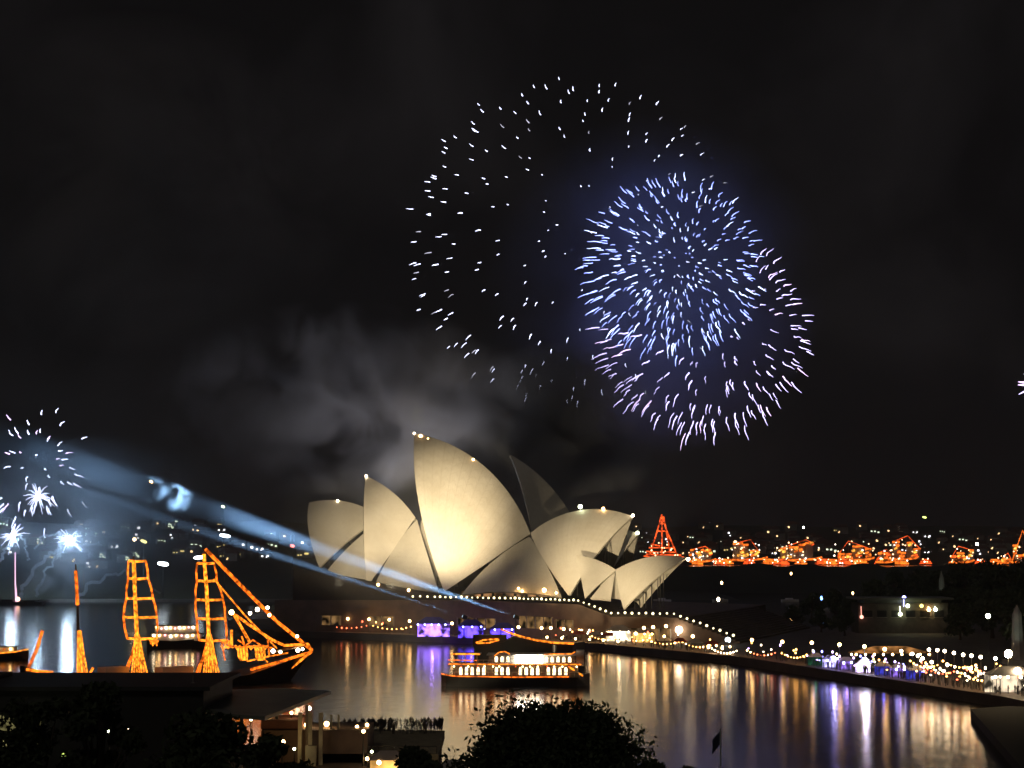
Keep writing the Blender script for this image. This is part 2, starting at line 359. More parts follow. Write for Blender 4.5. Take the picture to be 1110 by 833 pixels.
# parapet bulbs along the podium edge
line = [L(22, 23.2, PH + .8), L(14, 23.2, PH + .8), L(-16, 31.2, PH + .8), L(-44, 46.2, PH + .8), L(-56, 50.2, 10.4), L(-76, 50.2, 10.4), L(-96.5, 50.3, 3.4)]
bulb = MB().ball((0, 0, 0), .34, 6, 4).build('parapet_bulb', L_STRIP, opera); first = True
MB().tube(line, .12, 4).build('parapet_rail', POLE, opera)
for a, b_ in zip(line, line[1:]):
    n = max(3, int((b_ - a).length / 2.1))
    for i in range(n):
        o = bulb if first else bulb.copy()
        if not first: COL.objects.link(o); o.parent = opera
        first = False; o.location = a.lerp(b_, i / n) + Vector((0, 0, .45 + rnd.uniform(-.1, .1)))
        k = rnd.uniform(.7, 1.25); o.scale = (k, k, k)
# small lamps on the shell tips
for (u, v, wv, r_, mt) in ((449, 470, 0, .4, L_WHITE), (456, 473, .5, .6, L_WARM), (464, 476, .6, .35, L_WARM), (513, 498.5, .5, .42, L_WARM), (397, 516, .5, .4, L_WHITE), (366, 543, .5, .4, L_WHITE),
                           (629, 549.5, .5, .75, L_GREEN), (654, 551.5, .5, .5, L_WARM), (686, 559, 0, .5, L_WHITE), (691, 578, AX2, .7, L_GREEN), (746, 606.5, AX3, .55, L_WHITE)):
    mt_ = MB().ball(on(u, v, wv), r_).build('tip_lamp', mt, opera)
# spots without bodies added in front of the podium to light the shells
FW = (1, .78, .46)
def flood(s, wv, h, target, pw, size, col=FW, blend=.9): return spot('floodlight', L(s, wv, h), target, pw, size, col, blend, 1.0)
def sOf(p): return (p - OO).dot(NV)
flood(sOf(A3[2]) - 6, 50, 17, on(505, 580, 16), 40000, 60, blend=1)
flood(sOf(A3[2]) + 4, 58, 17, on(498, 545, 12), 130000, 62, blend=1)
flood(sOf(A2[2]) - 2, 48, 18, on(410, 575, 15), 60000, 42, blend=1)
flood(sOf(A4[2]) + 2, 76, 16, on(632, 590, 14), 110000, 44)
flood(-66, 84, 11, on(694, 628, AX3 + 5), 60000, 36)
flood(-30, 84, 12, on(642, 622, AX3 + 5), 26000, 30)
# long throw floodlights on the waterfront across the cove
for (tgt, pw, sz) in ((on(478, 556, 10), 9800000, 7.8), (on(408, 582, 12), 5200000, 7.5), (on(352, 580, 12), 2000000, 6.0), (on(658, 606, 12), 6000000, 7.4)):
    spot('floodlight', (-14, 240, 8), tgt, pw, sz, FW, 1.0, .6)
flood(sOf(B3[2]), -14, 16, on(580, 560, AX2 + 10), 1200, 70)
flood(34, -24, 26, L(60, -20, 130), 95000, 110, (1, .9, .84)); flood(-52, -22, 30, L(-48, -20, 120), 70000, 90, (1, .9, .84))  # unseen uplights added behind the halls to brighten the smoke above

# ------------------------------------------------------------------ searchlights with beams in the smoky air
def searchlight(label, loc, to, pw, size):
    d = (Vector(to) - Vector(loc)).normalized(); t_ = thing('searchlight', label, 'searchlight', (loc[0], loc[1], loc[2]))
    MB().tube([-d * 1.2, d * .3, d * .35], [.5, .75, .8], 12).build('housing', DARK, t_)
    MB().tube([d * .36, d * .42], .68, 12).build('lens', glow('beam_lens', (.6, .85, 1), 6), t_)
    gz = -(loc[2] - GZ); MB().tube([(0, 0, gz), (0, 0, -.6)], .18, 6).box((0, 0, gz + .15), (1.6, 1.6, .3)).build('stand', DARK, t_)
    return spot('searchlight_beam', Vector(loc) + d * .7, to, pw, size, (.36, .64, 1.0), .95, .3)
searchlight('searchlight beside the blue tents throwing the wide upper beam', P(559, 669, 575), P(0, 474, 640), 66000000, 4.6)
searchlight('searchlight behind the blue tents throwing the thin lower beam', P(503, 669, 598), P(250, 586, 625), 32000000, 2.4)

# ------------------------------------------------------------------ street lamps along the quay
def lamp_thing(label, u, v, y, mt, r_, group):
    p = P(u, v, y)
    if p.z < GZ + 1: p.z = GZ + 1
    t_ = thing('street_lamp', label, 'street lamp', (p.x, p.y, GZ), 0, group); h = p.z - GZ
    MB().tube([(0, 0, 0), (0, 0, .5), (0, 0, h - r_ * .6)], [.16, .1, .07], 6).build('pole', POLE, t_)
    MB().ball((0, 0, h), r_, 8, 6).build('globe', mt, t_)
    return t_
front_l = [(313, 668), (334, 669), (355, 670), (377, 671), (400, 671.5), (422, 672), (444, 673.5), (490, 676), (515, 677), (538, 679), (562, 680)]
mid_l = [(587, 681), (597, 681), (611, 682), (630, 684), (660, 686), (689, 687), (698, 681), (708, 680), (722, 679), (751, 690)]
low_l = [(593, 691), (609, 692), (624, 694), (639, 694), (654, 695), (670, 697), (720, 690), (768, 702), (783, 703)]
right_l = [(815, 694), (848, 696), (880, 697), (910, 699), (937, 701), (959, 704), (977, 706), (989, 709), (995, 711), (1000, 714), (1010, 718), (1027, 721), (1052, 725), (1084, 729)]
back_r = [(1007, 704.5), (1016, 705), (1024, 706), (1034, 708), (1044, 710), (1053, 711), (1063, 712.5), (1079, 714)]
for i, (u, v) in enumerate(front_l): lamp_thing(f'{nth(i)} warm globe lamp from the left on the promenade below the sails', u, v, edgeY(u) + 6, L_WARM, .46, 'lamps on the promenade below the sails')
for i, (u, v) in enumerate(mid_l): lamp_thing(f'{nth(i)} warm globe lamp from the left along the podium foot', u, v, edgeY(u) + 12, L_WARM, .46, 'lamps along the podium foot')
for i, (u, v) in enumerate(low_l): lamp_thing(f'{nth(i)} low lamp from the left on the seawall beyond the ferry', u, v, edgeY(u) + 3, L_WARM, .36, 'low lamps on the seawall')
for i, (u, v) in enumerate(right_l): lamp_thing(f'{nth(i)} globe lamp from the left along the dark east quay', u, v, edgeY(u) + 8, L_WARM if i < 6 else L_WHITE, .42 if i < 6 else .36, 'lamps along the east quay')
for i, (u, v) in enumerate(back_r): lamp_thing(f'{nth(i)} white globe lamp from the left in the upper right row', u, v, edgeY(u) + 26, L_WHITE, .38, 'white lamps in the upper right row')
lamp_thing('very bright star like floodlamp at the right end of the quay', 1093, 709, edgeY(1090) + 12, glow('flood_star', (1, .72, .35), 170), .8, 'flood lamps')
lamp_thing('white floodlamp low over the crowd at the far right edge', 1103, 728, edgeY(1090) + 6, L_WHITE, .8, 'flood lamps')
lamp_thing('greenish lamp standing among the dark garden trees', 1071, 668, 520, L_GREEN, .7, 'garden lamps')
lamp_thing('large white lamp over the stalls at the steps', 736, 683, 575, L_WHITE, 1.1, 'flood lamps')
lamp_thing('bluish lamp at the foot of the grand steps', 789, 694, 556, glow('lamp_blue_white', (.7, .9, 1), 14), .8, 'flood lamps')

# ------------------------------------------------------------------ tents and stalls on the quay
def tent(label, u, v, y, wd, dp, ht, canopy, side=None, group=None, bulbs=None, name='marquee'):
    p = P(u, v, y); t_ = thing(name, label, 'tent', (p.x, p.y, GZ), R(rnd.uniform(-6, 6)), group); m = MB(); q = ht * .68
    c = [(-wd / 2, -dp / 2, q), (wd / 2, -dp / 2, q), (wd / 2, dp / 2, q), (-wd / 2, dp / 2, q)]
    m.add(c + [(-wd * .2, 0, ht), (wd * .2, 0, ht)], [(0, 1, 5, 4), (2, 3, 4, 5), (1, 2, 5), (3, 0, 4), (3, 2, 1, 0)]).build('canopy', canopy, t_)
    for (x, y_, z) in c: MB().tube([(x * .96, y_ * .96, 0), (x * .96, y_ * .96, q)], .06, 5).build('post', POLE, t_)
    if side: MB().box((0, dp / 2 - .1, q / 2), (wd * .94, .06, q * .96)).build('back_wall', side, t_)  # back wall itself emits, lamp light put into its material
    if side or bulbs:
        lc = {'blue': (.2, .12, 1), 'purp': (.4, .2, 1), 'deep': (.15, .15, 1), 'viol': (.5, .3, 1), 'green': (.2, 1, .5)}; nm_ = (side or canopy).name
        cc = next((c_ for k_, c_ in lc.items() if nm_.startswith(k_)), (1, .75, .45)); pl = point('tent_light', (p.x, p.y - dp * .3, GZ + q * .7), (160 if not nm_.startswith('green') else 40) * wd / 5, cc, .3)
    if bulbs:
        for i in range(max(2, int(wd / 2.2))): MB().ball((-wd / 2 + wd * (i + .5) / max(2, int(wd / 2.2)), -dp / 2 - .1, q - .25), .3, 6, 4).build('hanging_bulb', bulbs, t_)
    return t_
BLUE = glow('blue_light', (.12, .06, 1), 1.8, var=.95, scale=.5); PURP = glow('purple_light', (.3, .14, 1), 2.6, var=.95, scale=.5)
L_BLUE = glow('lamp_blue', (.35, .35, 1), 14)
tent('purple lit marquee, leftmost of the blue glowing tents', 469, 690, 606, 11, 6, 6.5, mat('blue_canvas', (.12, .1, .5), .8), PURP, 'blue lit tents', L_BLUE)
tent('blue lit marquee with a white bulb row, middle of the glowing tents', 511, 690, 598, 8.5, 6, 6, mat('blue_canvas', (.12, .1, .5), .8), BLUE, 'blue lit tents', L_BLUE)
tent('dim blue marquee at the foot of the wide searchlight', 545, 690, 586, 8, 5, 5.5, mat('blue_canvas', (.12, .1, .5), .8), BLUE, 'blue lit tents', L_BLUE)
tent('bright stall with white bulbs under the restaurant roofs', 671, 688, 578, 8, 6, 5, CLOTH, glow('stall_light', (1, .8, .5), 2.2, var=.6, scale=.5), None, L_WHITE, 'stall')
tent('amber lit stall beside the grand steps', 698, 690, 572, 7, 5, 4.5, CLOTH, glow('stall_amber', (1, .5, .12), 1.3, var=.6, scale=.5), None, L_WARM, 'stall')
for i, (u, v) in enumerate(((720, 694), (737, 696), (754, 697), (772, 702), (786, 704), (660, 697), (645, 696), (628, 694))):
    tent(f'{"reddish" if i % 2 else "pale"} canvas stall, {nth(i)} placed along the steps and seawall', u, v, edgeY(u) + 6, 4.2, 3.5, 3.4, CANVRED if i % 2 else CLOTH, None, 'canvas stalls', L_WARM if i in (3, 4) else None, 'stall')
for i, (u, y, c) in enumerate(((884, 10, 0), (900, 9, 1), (917, 9, 2), (936, 8, 3), (957, 9, 4), (974, 10, 2), (992, 10, 4))):
    nm = ['small green lit stall at the left end of the party tents', 'blue white glowing tent next to the green stall', 'violet tent left of the brightest white party tent', 'brightest white party tent on the east quay',
          'deep blue party tent right of the brightest one', 'violet party tent under the lamp row', 'deep blue party tent furthest right on the east quay'][i]
    cm = [glow('green_light', (.1, .5, .25), .12, var=.9, scale=.6), glow('bluewhite_light', (.5, .45, 1), 1.6, var=.95, scale=.7), glow('violet_light', (.4, .22, 1), .5, var=.95, scale=.7), glow('partywhite_light', (.7, .55, 1), 3, var=.9, scale=.7), glow('deepblue_light', (.1, .1, 1), .3, var=.95, scale=.7)][c]
    tent(nm, u, 715, edgeY(u) + y, 3.6, 3.2, 3.1, CLOTH, cm, 'party tents on the east quay', L_WHITE if c == 3 else (L_BLUE if c in (1, 2) else None), 'marquee')
lamp_thing('brilliant white floodlamp over the brightest party tent', 938, 716, edgeY(938) + 6, glow('party_flood', (.7, .66, 1), 120), .6, 'flood lamps'); lamp_thing('brilliant violet white floodlamp over the left party tents', 904, 714, edgeY(904) + 6, glow('party_flood_violet', (.45, .4, 1), 80), .5, 'flood lamps')
tent('long amber canopy behind the party tents', 965, 706, edgeY(960) + 40, 20, 5, 5, glow('amber_canopy', (1, .42, .12), .3, var=.95, scale=.4), None, None, L_WARM)  # canopy surface emits, imitating amber lamp light on canvas
tent('white bulb lit marquee at the far right of the quay', 1096, 735, edgeY(1090) + 8, 10, 6, 5.5, CLOTH, glow('stall_pale', (1, .8, .55), .7, var=.95, scale=.5), None, L_WHITE)

def festoon(label, u0, v0, u1, v1, dy, n, mt, sag=1.2):  # string lights added for the warm glow of the quay crowd
    a, b_ = P(u0, v0, edgeY(u0) + dy), P(u1, v1, edgeY(u1) + dy); c = (a + b_) / 2; t_ = thing('festoon_string', label, 'string lights', (c.x, c.y, GZ), 0, 'festoon strings on the quay'); o = Vector((c.x, c.y, GZ)); pts = []
    for e in (a, b_): MB().tube([Vector((e.x, e.y, GZ)) - o, e - o], .07, 5).build('pole', POLE, t_)
    for i in range(13): q = i / 12; pts.append(a.lerp(b_, q) - o - Vector((0, 0, sag * 4 * q * (1 - q))))
    MB().tube(pts, .04, 4).build('cable', POLE, t_)
    for i in range(n): q = (i + .5) / n; p = a.lerp(b_, q) - o - Vector((0, 0, sag * 4 * q * (1 - q) + .25)); MB().ball(p, .2 * rnd.uniform(.7, 1.3), 6, 4).build('bulb', mt if rnd.random() < .8 else L_WARM, t_)
FO = [glow('festoon_amber', (1, .45, .1), 14), glow('festoon_red', (1, .16, .06), 8), L_WHITE]
for i, (u0, v0, u1, v1, dy, m_) in enumerate(((640, 688, 672, 689, 7, 0), (674, 689, 706, 690, 9, 1), (700, 692, 738, 694, 7, 0), (738, 694, 772, 698, 8, 0), (770, 701, 800, 704, 6, 2), (808, 703, 842, 706, 9, 1), (846, 706, 876, 708, 9, 0), (1000, 720, 1036, 726, 10, 1),
                                              (1020, 714, 1060, 719, 18, 0), (1040, 727, 1080, 733, 7, 0), (1056, 722, 1096, 727, 14, 1), (1078, 717, 1116, 721, 20, 0), (985, 714, 1018, 719, 12, 0), (352, 676, 400, 677, 5, 1), (402, 677, 448, 678, 5, 0))):
    festoon(f'{["amber", "reddish", "white"][m_]} festoon string, {nth(i)} hung of those strung along the quay', u0, v0, u1, v1, dy, 9, FO[m_])

lm = [('amber', glow('lantern_amber', (1, .45, .12), 9)), ('white', glow('lantern_white', (1, .8, .55), 9)), ('red', glow('lantern_red', (1, .14, .06), 7)), ('blue', glow('lantern_blue', (.25, .25, 1), 10)), ('violet', glow('lantern_violet', (.6, .4, 1), 9))]
def added_lantern_proto(i):  # lanterns added at random spots to give stall and crowd light
    t_ = thing('lantern', 'x', 'lantern', (0, 0, -600)); MB().tube([(0, 0, 0), (0, 0, 2.3)], .05, 5).build('pole', POLE, t_); MB().ball((0, 0, 2.5), .24, 6, 4).build('bulb', lm[i][1], t_); return t_
lp = {}
for zone, u0, u1, n, ks in (('by the grand steps', 600, 800, 34, (0, 0, 1, 1, 2)), ('on the dark stretch of the east quay', 800, 880, 12, (0, 0, 1, 4)), ('around the party tents', 878, 1000, 46, (1, 4, 4, 3, 3, 0)), ('under the lamps at the right end of the quay', 985, 1110, 70, (0, 0, 1, 1, 2)), ('around the blue tents', 448, 570, 22, (3, 3, 4, 0)), ('on the promenade below the left sails', 300, 448, 14, (0, 0, 2))):
    for _ in range(n):
        u = rnd.uniform(u0, u1); y = edgeY(u) + (rnd.uniform(2, 22) if u > 600 else rnd.uniform(2, 7)); k = rnd.choice(ks); x = (u - CX) / F * y
        if k in lp: o = dup(lp[k], (x, y, GZ))
        else: o = lp[k] = added_lantern_proto(k); o.location = (x, y, GZ)
        h = rnd.uniform(.55, 1.5); o.scale = (1, 1, h); o['label'] = f'small {lm[k][0]} lantern on a pole {zone}'; o['group'] = f'{lm[k][0]} lanterns {zone}'; o['category'] = 'lantern'

# ------------------------------------------------------------------ low terrace building in the gardens
tb = thing('terrace_building', 'low flat roofed building with terrace lamps among dark garden trees', 'building', P(975, 690, 640) * 1)
tb.location.z = GZ
MB().box((0, 0, 5), (30, 14, 10)).build('wall', mat('dull_render', (.1, .085, .07), .85), tb); MB().box((0, -.5, 11.6), (33, 17, .6)).box((0, 0, 10.6), (26, 12, 1.2)).build('roof', ROOFM, tb)
for i in range(6): 
    w_ = MB().box((-12 + i * 4.8, -7.05, 6.5), (3.2, .12, 2.2)).build('window', DARKG, tb); MB().box((-12 + i * 4.8, -7.15, 5.3), (3.5, .2, .15)).build('sill', CONC, w_)
for (u, v, mt) in ((980, 648, L_BLUE), (984, 657, L_GREEN), (999, 657, glow('lamp_yellow', (1, .8, .2), 4)), (1007, 661, L_WARM), (1014, 661, L_GREEN), (976, 666, L_GREEN), (934, 669, glow('lamp_pink', (1, .4, .3), 3))):
    p = P(u, v, 632); q = MB().ball((p.x - tb.location.x, 632 - tb.location.y, p.z - GZ), .65, 6, 4).tube([(p.x - tb.location.x, 632.8 - tb.location.y, 9), (p.x - tb.location.x, 632.5 - tb.location.y, p.z - GZ - .3)], .08, 4).build('terrace_lamp', mt, tb)
point('terrace_light', P(985, 657, 628), 160, (.9, 1, .7))
# floodlit stone spire and column in the gardens
def spire(label, u, v0, v1, y, r_):
    a, b_ = P(u, v1, y), P(u, v0, y); t_ = thing('monument', label, 'monument', (a.x, y, GZ)); h = b_.z - GZ
    MB().tube([(0, 0, 0), (0, 0, h * .3), (0, 0, h * .85), (0, 0, h)], [r_ * 1.3, r_, r_ * .75, .1], 8).build('shaft', CONC, t_)
    MB().box((0, 0, .6), (r_ * 4, r_ * 4, 1.2)).build('plinth', CONC, t_)
    spot('monument_flood', (a.x - 3, y - 9, h * .35), (a.x, y, GZ + h * .75), 700, 50, (.75, 1, .8), .8)
spire('pale green lit stone spire above the garden trees', 1021, 619, 651, 700, 1.3)
spire('brown lit spire near the right edge of the gardens', 1103, 656, 690, 470, 1.6)

# ------------------------------------------------------------------ trees
def leafball(mb, c, r_, n, sz, rg, flat=.8):
    for _ in range(n):
        d = Vector((rg.gauss(0, 1), rg.gauss(0, 1), rg.gauss(0, 1))); d.normalize(); d *= r_ * rg.uniform(.45, 1.08); d.z *= flat
        p = Vector(c) + d; a = Vector((rg.gauss(0, 1), rg.gauss(0, 1), rg.gauss(0, 1))).normalized(); b_ = a.cross(Vector((rg.gauss(0, 1), rg.gauss(0, 1), rg.gauss(0, 1)))).normalized()
        s_ = sz * rg.uniform(.6, 1.3); mb.add([p - a * s_, p + b_ * s_ * .45, p + a * s_, p - b_ * s_ * .45], [(0, 1, 2, 3)])
def make_tree(label, loc, h, w_, seed, lumps=16, n=220, sz=.5, trunk_h=.35, group=None, core=True):
    rg = random.Random(seed); t_ = thing('tree', label, 'tree', loc, 0, group)
    th = h * trunk_h; tr = MB().tube([(0, 0, -.3), (0, 0, th * .6), (.1, 0, th), (.2, .1, h * .75)], [w_ * .05, w_ * .035, w_ * .03, w_ * .01], 8)
    cr = MB()
    for i in range(lumps):
        a = rg.uniform(0, 6.283); rr = w_ * .5 * math.sqrt(rg.random()) * .82; zz = lerp(th, h * .93, rg.random() ** .8); k = 1 - max(0, (zz - h * .55) / (h * .5)) ** 1.5
        c = Vector((math.cos(a) * rr * k, math.sin(a) * rr * k, zz)); r_ = w_ * rg.uniform(.12, .2)
        tr.tube([(0, 0, th * .8), c * .5 + Vector((0, 0, th * .5)), c], [w_ * .02, w_ * .012, w_ * .004], 5)
        leafball(cr, c, r_, n, sz, rg)
    tr.build('trunk', BARK, t_); cr.build('crown', LEAF, t_); return t_
# big dark fig in front and its neighbours
make_tree('huge round dark tree filling the bottom centre of the view', (P(600, 800, 112).x, 112, 2), 20.3, 16.5, 3, 130, 950, .2, .2)
make_tree('smaller dark tree tucked against the right side of the huge round tree', (P(692, 820, 120).x, 120, 2), 17.2, 6, 5, 40, 600, .2, .3)
make_tree('low dark bush right of the huge tree near the flagpole', (P(745, 830, 126).x, 126, 2), 15.9, 4.5, 6, 16, 500, .18, .3)
make_tree('broad dark tree in the bottom left below the roofs', (P(215, 820, 120).x, 120, 2), 20.3, 13, 8, 36, 330, .32, .25)
make_tree('dark tree at the left edge below the terrace lamp', (P(40, 820, 170).x, 170, 2), 17.5, 9, 9, 22, 260, .35, .3)
make_tree('dim green tree in front of the long dark terminal', (P(108, 800, 185).x, 185, 2), 17.2, 9, 10, 22, 260, .38, .3)
make_tree('dark bushy tree in front of the columns', (P(300, 830, 150).x, 150, 2), 16, 7, 12, 18, 260, .32, .3)
make_tree('dark bushy tree beside the orange stall', (P(455, 830, 200).x, 200, 2), 9.3, 7, 13, 16, 240, .32, .3)
gt = [make_tree('dark garden tree', (0, 0, -500), 21, 22, 20 + i, 22, 110, 1.1, .25) for i in range(3)]
gi = 0
for (u, y, s_) in ((880, 760, .5), (905, 742, .55), (925, 700, .5), (945, 820, .7), (968, 860, .8), (1000, 840, .85), (1022, 780, .9), (1045, 800, 1.0), (1068, 760, 1.05), (1090, 720, 1.05), (1112, 740, 1.1),
                   (1025, 660, .65), (1050, 640, .75), (1075, 600, .7), (1100, 560, .75), (890, 640, .38), (915, 615, .4), (1040, 590, .5), (860, 700, .35), (1125, 520, .8)):
    p = P(u, 650, y); lb = f'{nth(gi)} dark garden tree from the front behind the east quay'
    if gi < 3: o = gt[gi]; o.location = (p.x, y, GZ); o.scale = (s_, s_, s_)
    else: o = dup(gt[gi % 3], (p.x, y, GZ), rnd.uniform(0, 6), None, None, s_)
    o['label'] = ['leftmost', ''][gi > 0] + '' ; gi += 1
gtrees = sorted([o for o in COL.objects if o.name.startswith('tree') and o.parent is None and o.location.y > 500], key=lambda o: o.location.x / o.location.y)
for i, o in enumerate(gtrees): o['label'] = f'{nth(i)} dark garden tree from the left behind the east quay'; o['group'] = 'dark garden trees'

# ------------------------------------------------------------------ passenger ferry in the cove
def ferry():
    y = 430.0; p0, p1 = G(482, 740, 0), G(637, 742.5, 0); t_ = thing('passenger_ferry', 'two deck showboat ferry outlined in orange and white bulbs', 'ferry', ((p0.x + p1.x) / 2, y, 0), R(-2)); ln = (p1 - p0).length; hl = ln / 2; bw = 4.2
    hull = MB(); sec = []
    xs = [-hl, -hl + 1.2, -hl + 4, 0, hl - 7, hl - 3, hl]
    wd = [1.6, 3.2, bw, bw, bw, 2.6, .25]; top = [2.6, 2.4, 2.2, 2.0, 2.1, 2.4, 2.9]
    for x, w_, z in zip(xs, wd, top): sec += [(x, -w_, z), (x, -w_ * .85, -.6), (x, w_ * .85, -.6), (x, w_, z)]
    n = len(xs); fs = [(i * 4 + k, i * 4 + k + 1, i * 4 + 5 + k, i * 4 + 4 + k) for i in range(n - 1) for k in range(3)] + [(i * 4 + 3, i * 4, i * 4 + 4, i * 4 + 7) for i in range(n - 1)] + [(0, 1, 2, 3)[::-1], (n * 4 - 4, n * 4 - 3, n * 4 - 2, n * 4 - 1)]
    hull.add(sec, fs).build('hull', HULLD, t_)
    X = lambda u: lerp(-hl, hl, (u - 482) / 155); bz = lambda v: CAMZ - (v - HOR) * y / F
    MB().box(((X(495) + X(625)) / 2, 0, 3.4), (X(625) - X(495), bw * 1.6, 2.6)).build('lower_cabin', mat('cabin_paint', (.22, .2, .18), .6), t_)
    MB().box(((X(490) + X(628)) / 2, 0, 4.85), (X(628) - X(490), bw * 2.0, .22)).build('upper_deck', WHITE, t_)
    MB().box(((X(532) + X(622)) / 2, 0, 5.95), (X(622) - X(532), bw * 1.5, 2.0)).build('upper_cabin', mat('cabin_paint', (.22, .2, .18), .6), t_)
    MB().box(((X(530) + X(630)) / 2, 0, 7.1), (X(630) - X(530), bw * 1.9, .2)).box(((X(493) + X(523)) / 2, 0, 7.15), (X(523) - X(493), bw * 1.8, .16)).build('roof', WHITE, t_)
    for z in (2.3, 5.0):
        rl = MB().tube([(X(492), -bw * 1.0, z + 1), (X(626), -bw * 1.0, z + 1)], .05, 4)
        for q in range(28): rl.tube([(X(492 + q * 4.96), -bw * 1.0, z), (X(492 + q * 4.96), -bw * 1.0, z + 1.02)], .04, 4)
        rl.build('railing', WHITE, t_)
    for u in range(496, 626, 8): MB().ball((X(u + rnd.uniform(-1, 1)), -bw * .98, 4.55), .16, 6, 4).build('deck_lamp', rnd.choice([L_WARM, L_WARM, RED]), t_)
    MB().box((X(627), 0, 6.3), (X(631) - X(623), bw * 1.3, 3.4)).build('wheelhouse', WHITE, t_)
    MB().tube([(X(600), 0, 7.1), (X(600), 0, 9.2)], .5, 10).build('funnel', DARK, t_)
    for u in (496, 508, 520): MB().tube([(X(u), -bw * .85, 4.9), (X(u), -bw * .85, 7.1)], .08, 5).build('post', WHITE, t_)
    lw = glow('cabin_light', (1, .72, .4), 4, var=.5, scale=.8); 
    for us, z, h in ((list(range(503, 532, 6)) + [540, 546, 552] + list(range(565, 588, 6)) + list(range(594, 618, 6)), 3.5, 1.7), ([540, 546, 552, 592, 598, 604, 610, 616], 6.1, 1.2)):
        for u in us:
            x = X(u); yy = -bw * (.81 if z < 5 else .76); m = MB(); a = [(x - .34, yy, z - h / 2), (x + .34, yy, z - h / 2), (x + .34, yy, z + h * .25), (x + .2, yy, z + h / 2), (x - .2, yy, z + h / 2), (x - .34, yy, z + h * .25)]
            m.add(a + [(q[0], yy + .05, q[2]) for q in a], [list(range(6)), list(range(6, 12))[::-1]] + [(i, 6 + i, 6 + (i + 1) % 6, (i + 1) % 6) for i in range(6)]).build('window', lw, t_)
    MB().box(((X(560) + X(588)) / 2, -bw * 1.0, bz(712.5)), (X(588) - X(560), .2, 1.7)).build('sign', glow('sign_white', (1, .9, .7), 26), t_)
    def rope(name, pts, mt=ORANGE, r_=.13): return MB().tube([(X(u), yy, z) for u, yy, z in pts], r_, 5).build(name, mt, t_)
    rope('light_string', [(482.5, -1.7, 2.75), (490, -3.9, 2.55), (500, -bw - .05, 2.35), (560, -bw - .05, 2.2), (615, -bw - .05, 2.3)], DEEPOR)
    rope('light_string', [(490, -bw * 1.0, 5.1), (525, -bw * 1.0, 5.05), (628, -bw * 1.0, 5.05)])
    rope('light_string', [(493, -bw * .92, 7.3), (523, -bw * .92, 7.3)], YELLOW, .17)
    rope('light_string', [(590, -bw * .96, 7.3), (618, -bw * .96, 7.4), (622, -bw * .96, 7.9)])
    rope('light_string', [(616, -bw * .9, 4.4), (629.5, -2.2, 2.4)], YELLOW, .2)
    rope('light_string', [(538, -bw * .95, 6.9), (543, -bw * .95, 7.7), (549, -bw * .95, 7.9), (554, -bw * .95, 7.3)])
    rope('light_string', [(490, -bw * 1.0, 6.0), (520, -bw * 1.0, 5.9)], DEEPOR, .1)
ferry()
# dark boat behind it with the orange sheer line
def small_boat(name, label, u0, u1, v, y, h, col, decks=1, lights=(L_WARM,), group=None, cabin=(.2, .8), line=True, nl=8, cat='boat'):
    a, b_ = P(u0, v, y), P(u1, v, y); ln = b_.x - a.x; t_ = thing(name, label, cat, ((a.x + b_.x) / 2, y, 0), 0, group); hl = ln / 2; w_ = min(4.5, ln * .14)
    xs = [-hl, -hl * .9, 0, hl * .6, hl]; wd = [w_ * .7, w_ * .95, w_, w_ * .8, .1]; tp = [h * .34, h * .32, h * .28, h * .34, h * .45]; sec = []
    for x, q, z in zip(xs, wd, tp): sec += [(x, -q, z), (x, -q * .8, -.5), (x, q * .8, -.5), (x, q, z)]
    n = len(xs); fs = [(i * 4 + k, i * 4 + k + 1, i * 4 + 5 + k, i * 4 + 4 + k) for i in range(n - 1) for k in range(3)] + [(i * 4 + 3, i * 4, i * 4 + 4, i * 4 + 7) for i in range(n - 1)] + [(3, 2, 1, 0), (n * 4 - 4, n * 4 - 3, n * 4 - 2, n * 4 - 1)]
    MB().add(sec, fs).build('hull', HULLD, t_)
    for d in range(decks):
        x0, x1 = lerp(-hl, hl, cabin[0] + .06 * d), lerp(-hl, hl, cabin[1] - .1 * d); z0 = h * .28 + d * h * .3
        cb = MB().box(((x0 + x1) / 2, 0, z0 + h * .14), (x1 - x0, w_ * 1.4, h * .28)).build('cabin', WHITE, t_)
        MB().box(((x0 + x1) / 2, 0, z0 + h * .29), (x1 - x0 + .6, w_ * 1.6, h * .03)).build('roof', DARK, cb)
        for i in range(nl):
            x = lerp(x0, x1, (i + .5) / nl); mt = lights[(i + d) % len(lights)]
            MB().ball((x, -w_ * .85, z0 + h * .2 + rnd.uniform(-.2, .2)), .3, 6, 4, (1, .5, 1)).build('lamp', mt, t_)
    if line: MB().tube([(x, -q - .06, z + .05) for x, q, z in zip(xs, wd, tp)], .16, 5).build('light_string', col, t_)
    return t_
